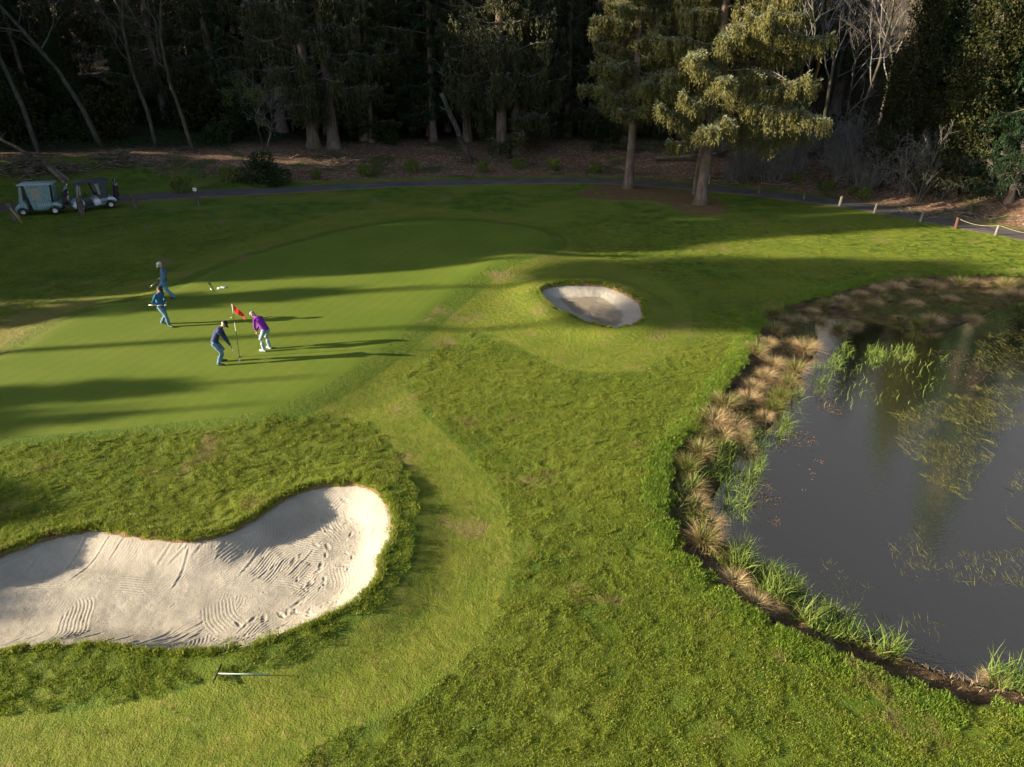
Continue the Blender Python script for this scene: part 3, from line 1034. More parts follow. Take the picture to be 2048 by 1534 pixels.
# ------------------------------------------------------------------ leafless trees: limbs that fork into fine twigs
def bare_tree_meshes(seed, H=14.0, r0=0.16, lean=(0, 0), spread=0.5, fork=5, levels=3, first=0.35, mat=M_barkpale, twigmat=M_twig, upw=0.35, multi=1, wob=0.3, twr=0.007, nl=(7, 6, 5)):
    rng = np.random.default_rng(seed)
    tr = MB(); cr = MB()

    def grow(p, d, L, r, lev, mb, mat_i):
        n = 6 if lev < 2 else 4
        P = [np.array(p)]; dd = np.array(d, float)
        for i in range(n - 1):
            dd = unit(dd + rng.normal(0, 0.13 + 0.06 * lev, 3) + np.array([0, 0, 0.05 * upw]))
            P.append(P[-1] + dd * L / (n - 1))
        P = np.array(P)
        R = np.linspace(r, max(r * 0.35, 0.5 * twr), n)
        mb.tube(P, R, 5 if lev == 0 else 3, mat_i, cap=False)
        if lev >= levels:
            return
        m = nl[min(lev, len(nl) - 1)]
        for i in range(m):
            t = (first if lev == 0 else 0.2) + (1 - (first if lev == 0 else 0.2)) * (i + rng.uniform(0, 1)) / m
            q = np.array([np.interp(t, np.linspace(0, 1, n), P[:, k]) for k in range(3)])
            rr = np.interp(t, np.linspace(0, 1, n), R)
            a = rng.uniform(0, 6.28)
            side = unit(np.cross(dd, [math.cos(a), math.sin(a), 0.3]))
            nd = unit(unit(P[-1] - P[0]) * (1 - spread) + side * spread * 1.25 + np.array([0, 0, upw * 0.5]))
            grow(q, nd, L * rng.uniform(0.32, 0.5) * (1.15 - 0.5 * t), max(rr * 0.55, twr), lev + 1, cr, 0)
    for k in range(multi):
        a = rng.uniform(0, 6.28)
        off = np.array([math.cos(a), math.sin(a), 0]) * (0.12 * (multi > 1))
        d = unit(np.array([lean[0] / H, lean[1] / H, 1.0]) + (off * rng.uniform(1.2, 4.5) if multi > 1 else 0))
        h = H * (rng.uniform(0.6, 1.0) if multi > 1 else 1.0)
        grow(np.array([0, 0, -0.4]) + off, d, h, r0 * (1 if multi == 1 else rng.uniform(0.6, 1)), 0, tr, 0)
    return tr.mesh("trunk", mat, smooth=True), cr.mesh("crown", twigmat)


def leafy_mesh(seed, blobs, n, leaf=0.16, mats=None, name="crown", flatten=0.7, kinds=None, droop=0.2, shell=0.55):
    """crown made of leaf clumps: blobs = [(x, y, z, r)]; leaves sit mostly near the surface of each clump"""
    rng = np.random.default_rng(seed)
    mb = MB()
    B = np.array(blobs)
    w = B[:, 3] ** 2; w = w / w.sum()
    k = rng.choice(len(B), n, p=w)
    u = unit(rng.normal(0, 1, (n, 3)))
    rad = B[k, 3] * (shell + (1.08 - shell) * rng.random(n) ** 0.6)
    P = B[k, :3] + u * rad[:, None] * np.array([1, 1, flatten])
    lump = fnoise(P[:, 0] + P[:, 2] * 0.7, P[:, 1] - P[:, 2] * 0.6, 0.55, seed, 2)
    keep = lump > 0.36
    P, u = P[keep], u[keep]
    n = len(P)
    D = u * 0.6 + rng.normal(0, 0.6, (n, 3)) + np.array([0, 0, -droop])
    L = leaf * rng.uniform(0.6, 1.4, n)
    mb.leaves(P, D, rng.normal(0, 1, (n, 3)), L, L * 0.62, 0, 'quad')
    return mb.mesh(name, mats or [M_bush])


def P3(px, py, dz=0.0):
    q = ground(px, py, dz)
    return (float(q[0]), float(q[1]), float(q[2]))


def on(x, y, dz=-0.05):
    return (x, y, gz(x, y) + dz)


# ------------------------------------------------------------------ the two sunlit spruces beside the path
def lf_right(z, az):
    q = np.clip((z - 4.6) / 24.0, 0, 1)
    c = math.cos(az)                      # +x is the picture's right
    side = 5.6 + 3.3 * max(0, c) ** 1.5 - 0.6 * max(0, -c)
    low = 0.55 + 0.45 * min(1, (z - 4.2) / 2.0)
    return side * (1 - q) ** 0.62 * low


def lf_mid(z, az):
    q = np.clip((z - 4.8) / 24.0, 0, 1)
    return 4.3 * (1 - q) ** 0.65 * (0.7 + 0.3 * min(1, (z - 4.6) / 2.0))


hero = plant_tree("spruce_tree", "tall spruce catching the sun with long drooping limbs on its right side", "tree", P3(1400, 408),
                  trunk_mesh(28, 0.33, (0.4, 0.6), 11), spruce_crown(11, 28, 5.0, lf_right, step=0.19, dens=2.1, lean=(0.4, 0.6), droop=0.22, rise=0.22, hang=0.80, gap=0.03, tip=0.30, leaf=0.85, fine=1.35, spray=0.34))
hero2 = plant_tree("spruce_tree", "spruce with bare straight lower trunk between the cart path and the green", "tree", P3(1256, 376),
                   trunk_mesh(27, 0.30, (0.2, 0.3), 12), spruce_crown(12, 27, 5.6, lf_mid, step=0.18, dens=2.1, lean=(0.2, 0.3), droop=0.2, rise=0.3, hang=0.62, gap=0.04, tip=0.30, fine=1.3, spray=0.34, leaf=0.85))
# the thin dead stem against the right-hand spruce
tm, cm = bare_tree_meshes(31, 9.0, 0.16, (-0.1, 0.3), 0.5, levels=2, first=0.45, mat=M_bark, nl=(9, 4))
plant_tree("dead_tree", "thin upright dead trunk just left of the sunlit spruce", "tree", P3(1388, 388), tm, cm)

# ------------------------------------------------------------------ spruce kinds for the wood
KIND = []
for k, (H, b, R, dr, hg) in enumerate([(30, 4.2, 6.0, 0.30, 1.6), (27, 3.0, 5.2, 0.36, 1.35), (32, 4.6, 5.6, 0.26, 1.2), (24, 1.6, 4.6, 0.40, 1.1)]):
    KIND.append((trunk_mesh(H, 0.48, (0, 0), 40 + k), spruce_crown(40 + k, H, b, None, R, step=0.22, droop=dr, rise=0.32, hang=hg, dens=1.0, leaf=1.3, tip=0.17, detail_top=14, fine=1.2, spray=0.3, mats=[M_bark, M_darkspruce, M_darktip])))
FIR = [(trunk_mesh(24, 0.3, (0, 0), 50), spruce_crown(50, 24, 2.0, None, 4.6, step=0.3, droop=0.16, rise=0.02, hang=0.35, dens=1.1, leaf=1.2, mats=[M_bark, M_firgreen, M_firgreen], tip=0.3)),
       (trunk_mesh(20, 0.25, (0, 0), 51), spruce_crown(51, 20, 1.0, None, 3.6, step=0.3, droop=0.22, rise=0.05, hang=0.4, dens=1.0, leaf=1.2, mats=[M_bark, M_firgreen, M_spruce], tip=0.3))]

DARK = (trunk_mesh(30, 0.45, (0, 0), 55), spruce_crown(55, 30, 2.0, None, 6.4, step=0.2, droop=0.3, rise=0.2, hang=1.3, dens=1.0, leaf=1.5, mats=[M_bark, M_firgreen, M_firgreen], tip=0.1, detail_top=12, power=0.85))  # dark needle colour stands in for shade on these conifers
front = [  # (pixel of foot, kind, scale, turn, label, name)
    (628, 292, 0, 1.00, 0.5, "massive old spruce with drooping grey-green curtains, left one of the joined pair", "spruce_tree"),
    (668, 294, 1, 1.02, 2.1, "massive old spruce standing close against the right of its twin", "spruce_tree"),
    (1003, 312, 2, 0.98, 4.0, "broad spruce with a thick dark trunk right of the leaning snag", "spruce_tree"),
    (1034, 304, 3, 1.0, 1.0, "slimmer spruce standing close behind the broad dark trunk", "spruce_tree"),
]
for (px, py, k, s, rz, lab, nm) in front:
    plant_tree(nm, lab, "tree", P3(px, py), KIND[k][0], KIND[k][1], rz, s)
for (px, py, k, s, rz, lab) in [(868, 282, 0, 1.0, 0.3, "bright green fir behind the leaning snag, between the two large spruces"),
                                (745, 283, 1, 0.9, 1.3, "low bushy fir right of the joined pair of spruces"),

                                (1905, 392, 1, 0.72, 0.2, "small fir beside the ivy-covered trunk at the right")]:
    plant_tree("fir_tree", lab, "tree", P3(px, py), FIR[k][0], FIR[k][1], rz, s)

plant_tree("spruce_tree", "very tall dark conifer at the right edge whose image lies in the pond", "tree", on(42.5, 58, -0.2), DARK[0], DARK[1], 1.0, 1.18)
plant_tree("spruce_tree", "dark conifer beside the tallest one at the right edge of the wood", "tree", on(37.5, 61, -0.2), DARK[0], DARK[1], 2.0, 0.92)
plant_tree("spruce_tree", "smaller dark conifer behind the last rope posts at the right edge", "tree", P3(2018, 402), DARK[0], DARK[1], 0.3, 0.5)
# trees deeper in the wood, rows up the hill
rng = np.random.default_rng(99)
GB = "dark conifers deep in the wood behind the cart path"
LB = "dark conifer in the shaded wood behind the front trees"
cnt = 0
for row, (y0, sp) in enumerate([(75, 5.0), (80, 5.0), (87, 6.5), (97, 8.0)]):
    xs = np.arange(-74 - row * 8, 100 + row * 10, sp)
    for x in xs:
        x = x + rng.uniform(-1.8, 1.8); y = y0 + rng.uniform(-2.5, 2.5) + 0.03 * abs(x)
        azm = x / y
        if row == 0 and (-0.62 < azm < -0.36 or 0.36 < azm < 0.60):
            continue
        if row == 1 and (-0.58 < azm < -0.48 or 0.36 < azm < 0.55):
            continue
        if row >= 2 and 0.44 < azm < 0.54:
            continue
        k = rng.integers(0, 4)
        use = FIR[rng.integers(0, 2)] if rng.random() < 0.22 else KIND[k]
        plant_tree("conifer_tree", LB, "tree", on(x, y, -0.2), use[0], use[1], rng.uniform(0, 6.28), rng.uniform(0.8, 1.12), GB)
        cnt += 1
print("back conifers", cnt)

# ------------------------------------------------------------------ the treeline on the left, out of the picture, whose shade falls across the green
def at_c(X, c):
    return (c + math.sin(SHADOW_AZ) * X) / math.cos(SHADOW_AZ)


SLIM = (trunk_mesh(16, 0.22, (0, 0), 60), spruce_crown(60, 16, 0.8, None, 2.3, step=0.16, droop=0.3, rise=0.25, hang=0.8, dens=1.5, leaf=1.3, detail_top=99, gap=0.02, power=0.9))
TALL = (trunk_mesh(26, 0.35, (0, 0), 61), spruce_crown(61, 26, 1.0, None, 4.2, step=0.15, droop=0.3, rise=0.25, hang=1.2, dens=1.2, leaf=1.7, detail_top=99, gap=0.02, power=0.55))
blobR = [(0, 0, 8.6, 3.4), (1.0, -2.0, 7.2, 2.8), (-1.0, 2.2, 7.6, 2.9), (0.5, 0.3, 4.4, 3.3), (-.6, -1.2, 10.0, 2.0), (0.3, 1.2, 9.9, 2.2)]
ROUND = (trunk_mesh(10, 0.3, (0, 0), 62), leafy_mesh(62, blobR, 60000, 0.34, [M_bush], shell=0.2, flatten=0.85))
blobH = [(0, 0, 24.6, 3.0), (1.2, -1.6, 23.4, 2.3), (-1.2, 1.6, 23.8, 2.3), (0, 0.4, 26.6, 2.0), (0.6, -0.6, 22.4, 1.8)]
HIGH = (trunk_mesh(26, 0.3, (0, 0), 63, wob=0.1), leafy_mesh(63, blobH, 16000, 0.34, [M_firgreen], shell=0.2, flatten=0.75))
GL = "trees of the left treeline"
casters = [  # kind, X, cross distance c, height scale, label, name, width scale
    (ROUND, -57.5, 13.3, 1.03, "nearest round evergreen tree standing left of the large bunker", "round_tree", 0.85),
    (ROUND, -56.8, 15.7, 1.03, "middle one of three round evergreen trees left of the large bunker", "round_tree", 0.85),
    (ROUND, -56, 18.2, 1.01, "farthest round evergreen tree standing left of the large bunker", "round_tree", 0.8),
    (SLIM, -60, 22.4, 0.93, None, None, 1.3), (SLIM, -60, 24.2, 0.96, None, None, 1.4), (SLIM, -66, 23.3, 0.98, None, None, 1.4),
    (SLIM, -64, 27.6, 0.80, None, None, 1.2),
    (SLIM, -55, 33.5, 0.93, None, None, 1.7), (SLIM, -55, 35.2, 0.55, None, None, 1.2),
    (TALL, -54, 36.9, 0.62, None, None, 0.7), (TALL, -56, 38.0, 0.70, None, None, 0.8), (TALL, -60, 39.2, 0.78, None, None, 0.8), (TALL, -54, 40.2, 0.74, None, None, 0.85),
    (TALL, -58, 41.6, 1.0, None, None, 0.75), (TALL, -54, 42.6, 1.02, None, None, 0.6), (TALL, -60, 43.8, 1.12, None, None, 0.7), (TALL, -54, 44.6, 1.0, None, None, 0.5),
    (TALL, -56, 46.6, 0.95, None, None, 0.9), (TALL, -58, 49.0, 0.97, None, None, 1.0), (TALL, -52, 51.4, 1.55, None, None, 0.8), (TALL, -60, 53.6, 1.5, None, None, 0.8),
    (TALL, -54, 57.0, 1.15, None, None, 1.1), (TALL, -60, 60.0, 1.2, None, None, 1.2), (TALL, -54, 63.0, 1.2, None, None, 1.2), (HIGH, -60, 66.0, 0.62, None, None, 1.0), (HIGH, -64, 68.5, 0.75, None, None, 1.1), (HIGH, -60, 66.5, 0.9, None, None, 1.1), (TALL, -56, 72.0, 1.2, None, None, 1.1),
    (TALL, -60, 76, 1.2, None, None, 1.2), (TALL, -64, 80, 1.2, None, None, 1.2),
    (HIGH, -70, 28.6, 1.0, None, None, 1.0),
    (HIGH, -66, 33.4, 0.93, None, None, 1.0),
]
for (k, X, c, s, lab, nm, ws) in casters:
    Y = at_c(X, c)
    t_ = plant_tree(nm or ("high_crowned_tree" if k is HIGH else "treeline_spruce"), lab or ("tall tree with a bare stem and a small high crown" if k is HIGH else "conifer in the treeline left of the green"), "tree",
               on(X, Y), k[0], k[1], X * 1.7 + c, s, GL)
    t_.scale = (ws * s, ws * s, s)
# ------------------------------------------------------------------ grass: small patches of blades set on the ground
def scatter(name, pts, rots, scls, src_objs, label, nrm=None):
    """one object that plants copies of small blade patches at the given points (ground cover nobody could count)"""
    me = bpy.data.meshes.new(name)
    n = len(pts)
    me.vertices.add(n)
    me.vertices.foreach_set("co", np.asarray(pts, np.float32).ravel())
    a = me.attributes.new("rot", 'FLOAT_VECTOR', 'POINT'); a.data.foreach_set("vector", np.asarray(rots, np.float32).ravel())
    a = me.attributes.new("scl", 'FLOAT', 'POINT'); a.data.foreach_set("value", np.asarray(scls, np.float32))
    a = me.attributes.new("pick", 'INT', 'POINT'); a.data.foreach_set("value", (np.arange(n) * 7919 % len(src_objs)).astype(np.int32))
    o = link(name, me)
    ng = bpy.data.node_groups.new(name, 'GeometryNodeTree')
    ng.interface.new_socket("Geometry", in_out='INPUT', socket_type='NodeSocketGeometry')
    ng.interface.new_socket("Geometry", in_out='OUTPUT', socket_type='NodeSocketGeometry')
    gi = ng.nodes.new("NodeGroupInput"); go = ng.nodes.new("NodeGroupOutput")
    join = ng.nodes.new("GeometryNodeJoinGeometry")

    def named(nm, typ):
        x = ng.nodes.new("GeometryNodeInputNamedAttribute"); x.data_type = typ; x.inputs[0].default_value = nm
        return [s for s in x.outputs if s.enabled][0]
    rot = named("rot", 'FLOAT_VECTOR'); scl = named("scl", 'FLOAT'); pick = named("pick", 'INT')
    for i, so in enumerate(src_objs):
        cmp = ng.nodes.new("FunctionNodeCompare"); cmp.data_type = 'INT'; cmp.operation = 'EQUAL'
        ins = [s for s in cmp.inputs if s.enabled]
        ng.links.new(pick, ins[0]); ins[1].default_value = i
        oi = ng.nodes.new("GeometryNodeObjectInfo"); oi.inputs[0].default_value = so
        oi.transform_space = 'ORIGINAL'
        oi.inputs["As Instance"].default_value = True
        ip = ng.nodes.new("GeometryNodeInstanceOnPoints")
        ng.links.new(gi.outputs[0], ip.inputs["Points"])
        ng.links.new(cmp.outputs[0], ip.inputs["Selection"])
        ng.links.new(oi.outputs["Geometry"], ip.inputs["Instance"])
        ng.links.new(rot, ip.inputs["Rotation"]); ng.links.new(scl, ip.inputs["Scale"])
        ng.links.new(ip.outputs[0], join.inputs[0])
    ng.links.new(join.outputs[0], go.inputs[0])
    md = o.modifiers.new("scatter", 'NODES'); md.node_group = ng
    return tag(o, label, None, None, "stuff")


def grass_mat(name, tint, dead, base=0.0):
    m, nt, out = new_mat(name)
    g = G(nt)
    p = g.pos()
    c, big, mid, fine = turf_colour(g, p)
    rnd = g.n("ShaderNodeNewGeometry").outputs["Random Per Island"]
    c = g.mix(0.62, g.mix(1.0, c, (1.40, 1.48, 1.2), "MULTIPLY"), g.mix(rnd, tuple(0.75 * x for x in tint), tuple(1.3 * x for x in tint)))
    c = g.mix(g.math('MULTIPLY', g.ramp(rnd, 0.86 - 0.1 * dead, 0.97), dead), c, (0.42, 0.36, 0.16))
    worn = g.ramp(g.noise(p, 0.45, 5.0, 0.65), 0.57, 0.68)
    c = g.mix(g.math('MULTIPLY', worn, 0.6), c, (0.22, 0.17, 0.075))
    d = g.n("ShaderNodeBsdfPrincipled", {"Base Color": c, "Roughness": 0.55, "Specular IOR Level": 0.25})
    t = g.n("ShaderNodeBsdfTranslucent", {"Color": c})
    mx = g.n("ShaderNodeMixShader", {0: 0.38, 1: d.outputs[0], 2: t.outputs[0]})
    nt.links.new(mx.outputs[0], out.inputs[0])
    return m


M_rough = grass_mat("long grass blades", (0.190, 0.240, 0.018), 0.8)
M_cut = grass_mat("cut grass blades", (0.176, 0.202, 0.024), 0.85)
M_lush = grass_mat("lush grass blades", (0.165, 0.260, 0.030), 0.2)


def patch_obj(name, seed, r, n, h, w, mat, lean=0.5):
    rng = np.random.default_rng(seed)
    a = rng.uniform(0, 6.283, n); q = r * np.sqrt(rng.random(n))
    P = np.stack([q * np.cos(a), q * np.sin(a), np.full(n, -0.01)], -1)
    tuft = vnoise(P[:, 0] + seed, P[:, 1], 0.11, seed)
    D = rng.normal(0, lean, (n, 3)); D[:, 2] = 1.0
    L = h * rng.uniform(0.55, 1.15, n) * (0.65 + 0.7 * tuft)
    mb = MB()
    mb.leaves(P, D, rng.normal(0, 1, (n, 3)), L, w * rng.uniform(0.7, 1.4, n), 0, 'tri')
    me = mb.mesh(name, mat)
    return bpy.data.objects.new(name, me)


P_rough = [patch_obj("grass_patch", 70 + i, 0.27, 560, 0.050, 0.0095, M_rough, 0.8) for i in range(4)]
P_cut = [patch_obj("grass_patch", 80 + i, 0.27, 300, 0.014, 0.008, M_cut, 1.0) for i in range(3)]
P_lush = [patch_obj("grass_patch", 90 + i, 0.20, 220, 0.09, 0.016, M_lush, 0.7) for i in range(3)]


def in_view(X, Y, m=1.5):
    """generous test that a ground point may show in the photograph"""
    dep = Y * math.cos(PITCH) + CAM_H * math.sin(PITCH)
    return (np.abs(X) < 0.72 * dep + m) & (Y > 6.0)


def jitter_grid(x0, x1, y0, y1, s, seed):
    rng = np.random.default_rng(seed)
    X, Y = np.meshgrid(np.arange(x0, x1, s), np.arange(y0, y1, s))
    X = (X + rng.uniform(-0.5, 0.5, X.shape) * s).ravel(); Y = (Y + rng.uniform(-0.5, 0.5, Y.shape) * s).ravel()
    k = in_view(X, Y)
    return X[k], Y[k]


def put(name, X, Y, src, label, s=(0.8, 1.25), seed=0, dz=0.0):
    rng = np.random.default_rng(seed + 500)
    Z = height(X, Y) + dz
    n = len(X)
    R = np.c_[rng.normal(0, 0.08, n), rng.normal(0, 0.08, n), rng.uniform(0, 6.283, n)]
    return scatter(name, np.c_[X, Y, Z], R, rng.uniform(s[0], s[1], n), src, label)


Xn, Yn = jitter_grid(-20, 22, 6.5, 27, 0.27, 1)
Xf, Yf = jitter_grid(-34, 36, 27, 47, 0.46, 2)
XX = np.r_[Xn, Xf]; YY = np.r_[Yn, Yf]; far = np.r_[np.zeros(len(Xn)), np.ones(len(Xf))]
sg_, sa_, s1_, s2_, sb_, br_ = green_line(XX, YY), apron_line(XX, YY), bunkA(XX, YY), bunkB(XX, YY), bank(XX, YY), ringA(XX, YY)
ss_ = np.minimum(s1_, s2_)
rough = (sg_ > 0.3) & (sa_ > 0.20) & (ss_ > 0.12) & (sb_ > 0.05) & (br_ > 0.2) & (beyond(XX, YY) < -1.8)
rng = np.random.default_rng(4)
k = rough
put("rough_grass", XX[k], YY[k], P_rough, "long uneven rough grass", (0.75, 1.25), 3)
k = (sg_ > 0.25) & (sa_ < -0.12) & (ss_ > 0.15) & (sb_ > 0.1) & (far < 0.5)
put("fairway_grass", XX[k], YY[k], P_cut, "short mown grass of the apron", (0.8, 1.2), 5)


def along(P, lo, hi, step, seed, closed=True):
    """points scattered beside an outline between two distances outside it"""
    rng = np.random.default_rng(seed)
    P = np.asarray(P); Q = np.vstack([P, P[:1]]) if closed else P
    L = np.r_[0, np.cumsum(np.linalg.norm(np.diff(Q, axis=0), axis=1))]
    n = int(L[-1] / step)
    u = rng.uniform(0, L[-1], n)
    x = np.interp(u, L, Q[:, 0]); y = np.interp(u, L, Q[:, 1])
    e = 0.05
    tx = np.interp(u + e, L, Q[:, 0]) - np.interp(u - e, L, Q[:, 0]); ty = np.interp(u + e, L, Q[:, 1]) - np.interp(u - e, L, Q[:, 1])
    l = np.hypot(tx, ty) + 1e-9
    area = 0.5 * np.sum(Q[:-1, 0] * Q[1:, 1] - Q[1:, 0] * Q[:-1, 1])
    sg = 1 if area > 0 else -1
    o = rng.uniform(lo, hi, n)
    x = x + sg * ty / l * o; y = y - sg * tx / l * o
    k = in_view(x, y)
    return x[k], y[k]


P_lip = [patch_obj("grass_patch", 170 + i, 0.10, 70, 0.11, 0.014, M_rough, 0.75) for i in range(3)]
x1_, y1_ = along(bunkA.P, 0.03, 0.16, 0.035, 11)
x2_, y2_ = along(bunkB.P, 0.03, 0.18, 0.06, 12)
put("bunker_edge_grass", np.r_[x1_, x2_], np.r_[y1_, y2_], P_lip, "grass overhanging the bunker edges", (0.6, 1.3), 6)
x1_, y1_ = along(bankL, -0.12, 0.50, 0.030, 13)
k_ = fnoise(x1_, y1_, 0.7, 61, 3) > 0.40; x1_, y1_ = x1_[k_], y1_[k_]
put("bank_edge_grass", x1_, y1_, P_lush, "lush grass along the top of the pond bank", (0.6, 1.35), 7)

# ------------------------------------------------------------------ rushes and reeds
M_tan = leaf_mat("dead rush stems", [(0.34, 0.24, 0.125), (0.52, 0.40, 0.24), (0.38, 0.27, 0.155), (0.28, 0.18, 0.10)], 1.0, 0.2)
M_rush = leaf_mat("green rush stems", [(0.075, 0.115, 0.016), (0.140, 0.165, 0.028), (0.10, 0.12, 0.02), (0.18, 0.15, 0.04)], 1.0, 0.25)
M_reed = leaf_mat("reed blades", [(0.080, 0.150, 0.022), (0.160, 0.240, 0.045), (0.13, 0.18, 0.035), (0.26, 0.25, 0.10)], 1.0, 0.35)
M_weed = leaf_mat("pond weed", [(0.085, 0.090, 0.022), (0.150, 0.150, 0.040), (0.10, 0.10, 0.03), (0.12, 0.09, 0.03)], 1.0, 0.1)
M_scum = leaf_mat("brown floating leaf", [(0.095, 0.055, 0.035), (0.16, 0.10, 0.07), (0.11, 0.07, 0.05), (0.08, 0.06, 0.03)], 1.0, 0.0)


def blade_strip(mb, P, D, L, W, bend, mat, rng, seg=3):
    """arching blades, three quads long"""
    n = len(P); D = unit(D); out = unit(D * np.array([1, 1, 0]) + rng.normal(0, 0.15, (n, 3)) * np.array([1, 1, 0]))
    S = unit(np.cross(D, np.array([0, 0, 1.0]) + rng.normal(0, 0.4, (n, 3))))
    rows = []
    for i in range(seg + 1):
        t = i / seg
        C = P + D * (L * t)[:, None] + out * (bend * L * t * t)[:, None] - np.array([0, 0, 1.0]) * (bend * 0.75 * L * t ** 2.4)[:, None]
        w = (W * (1 - t ** 1.6) + 0.001)[:, None]
        rows += [C - S * w / 2, C + S * w / 2]
    V = np.stack(rows, 1)
    k = 2 * (seg + 1)
    b = np.arange(n)[:, None] * k
    F = np.concatenate([b + np.array([[2 * i, 2 * i + 1, 2 * i + 3, 2 * i + 2]]) for i in range(seg)], 0)
    mb.add(V.reshape(-1, 3), F, mat)


def tussock_mesh(seed, n=430, nm=1.7, h=0.8, r=0.16, green=0.35, spread=0.75):
    rng = np.random.default_rng(seed); n = int(n * nm)
    mb = MB()
    for mat, m in ((0, int(n * (1 - green))), (1, int(n * green))):
        a = rng.uniform(0, 6.283, m); q = r * np.sqrt(rng.random(m))
        P = np.stack([q * np.cos(a), q * np.sin(a), np.full(m, -0.06)], -1)
        sp = spread * (0.3 + 0.9 * rng.random(m)) * (1.0 if mat == 0 else 0.75)
        D = np.stack([np.cos(a) * sp, np.sin(a) * sp, np.ones(m)], -1) + rng.normal(0, 0.15, (m, 3))
        L = h * rng.uniform(0.6, 1.15, m)
        blade_strip(mb, P, D, L, np.full(m, 0.012), rng.uniform(0.1, 0.7, m) * (1 if mat == 0 else 0.6), mat, rng)
    return mb.mesh("rush_tussock", [M_tan, M_rush])


TUS = [tussock_mesh(200, 460, 1.7, 0.72, 0.16, 0.15, 0.85), tussock_mesh(201, 420, 1.7, 0.80, 0.15, 0.45, 0.7), tussock_mesh(202, 420, 1.7, 0.85, 0.15, 0.75, 0.6), tussock_mesh(203, 480, 1.7, 0.60, 0.20, 0.05, 1.1)]
TUSLAB = ["straw-coloured rush tussock on the pond bank", "rush tussock of mixed green and tan stems on the pond bank", "mostly green rush tussock on the pond bank", "low flattened tan tussock of dead rushes on the pond bank"]
tus = [  # pixel of foot, kind, scale
    (1408, 1085, 1, 1.1, "lone golden-green tussock standing where the bank turns at the narrowest grass"),
    (1395, 1010, 3, 0.9, None), (1385, 975, 1, 0.9, None), (1372, 940, 2, 0.95, None), (1420, 1045, 3, 0.8, None), (1400, 905, 1, 0.9, None),
    (1438, 870, 3, 1.0, None), (1430, 845, 0, 1.1, "broad straw tussock leaning over the grass edge below its greener neighbour"), (1462, 858, 0, 1.1, None), (1450, 812, 1, 1.1, None), (1480, 880, 0, 0.9, None), (1400, 870, 2, .7, None),
    (1490, 905, 3, 0.9, None), (1505, 775, 0, 1.05, None), (1498, 800, 3, 1.0, None), (1530, 755, 0, 0.9, None), (1545, 730, 0, 1.05, None), (1512, 708, 1, 1.0, None), (1535, 690, 0, 0.8, None), (1550, 665, 1, 1.0, None),
    (1572, 640, 3, 0.9, None), (1545, 632, 2, 1.15, "dark green rush tussock standing alone on the mown edge above the bank"), (1608, 700, 0, 1.15, "pale feathery tussock apart from the bank, at the head of the open water"), (1675, 668, 1, 0.95, None), (1710, 660, 0, 0.9, None),
    (1590, 745, 1, 1.05, None), (1575, 770, 1, 0.95, None), (1560, 800, 2, 1.0, None), (1545, 820, 2, 0.95, None), (1530, 835, 3, .8, None),
    (1600, 640, 3, .9, None), (1625, 625, 3, .9, None), (1650, 612, 1, 1.0, None), (1640, 645, 3, .9, None), (1680, 600, 3, 1.0, None), (1700, 620, 1, .9, None), (1720, 590, 3, 1.0, None), (1755, 580, 3, 1, None),
    (1750, 610, 0, .9, None), (1790, 575, 3, 1.1, None), (1770, 600, 1, .8, None), (1830, 570, 1, 1.2, None), (1870, 575, 3, 1.0, None), (1920, 572, 1, 1.1, None), (1960, 570, 3, 1.1, None), (1865, 645, 0, 1.2, "wide tan tussock in the shaded marsh at the far side of the pond"),
    (1900, 600, 3, 1.0, None), (2010, 575, 1, 1.0, None), (2035, 590, 3, 1.1, None), (1990, 590, 3, 1.0, None), (1830, 610, 3, 1, None), (1800, 640, 1, .8, None), (1835, 655, 2, .9, None), (1945, 640, 3, 1.0, None),
    (1510, 1212, 0, 0.65, "bleached pinkish rush tussock among the green reeds near the bottom of the pond"), (1540, 1215, 0, 0.6, None), (1470, 1165, 3, 0.8, None), (1990, 1372, 0, 0.6, "small bent straw rushes among reeds at the lower right corner"),
]
GT = "rush tussocks around the pond"
ORD = "first second third fourth fifth sixth seventh eighth ninth tenth eleventh twelfth thirteenth fourteenth fifteenth sixteenth seventeenth eighteenth nineteenth twentieth twenty-first twenty-second twenty-third twenty-fourth twenty-fifth".split()


def ordinal_labels(items, text):
    """items = pixel x of things that share a look; a label each by their order from the left"""
    o = sorted(range(len(items)), key=lambda i: items[i])
    out = [None] * len(items)
    for r, i in enumerate(o):
        out[i] = text % ORD[min(r, len(ORD) - 1)]
    return out


TUSTXT = ["straw-coloured rush tussock on the pond bank, %s of its kind from the left", "mixed green and tan rush tussock by the pond, %s of its kind from the left",
          "mostly green rush tussock by the pond, %s of its kind from the left", "low flattened tan rush tussock by the pond, %s of its kind from the left"]
for k_ in range(4):
    idx = [i for i, t_ in enumerate(tus) if t_[2] == k_ and t_[4] is None]
    for i, l_ in zip(idx, ordinal_labels([tus[i][0] + 0.001 * i for i in idx], TUSTXT[k_])):
        tus[i] = tus[i][:4] + (l_,)
for (px, py, k, s, lab) in tus:
    q = P3(px, py, -0.02)
    z = max(q[2], WATER_Z - 0.06)
    o = link("rush_tussock", TUS[k], None, (q[0], q[1], z))
    o.rotation_euler = (0, 0, px * 1.3 + py)
    s = s * (0.72 + 0.22 * ((px * 7 + py * 3) % 10) / 10)
    o.scale = (s * (0.85 + 0.03 * (px % 9)), s, s * (0.8 + 0.04 * (py % 9)))
    tag(o, lab or TUSLAB[k], "rush tussock", GT)


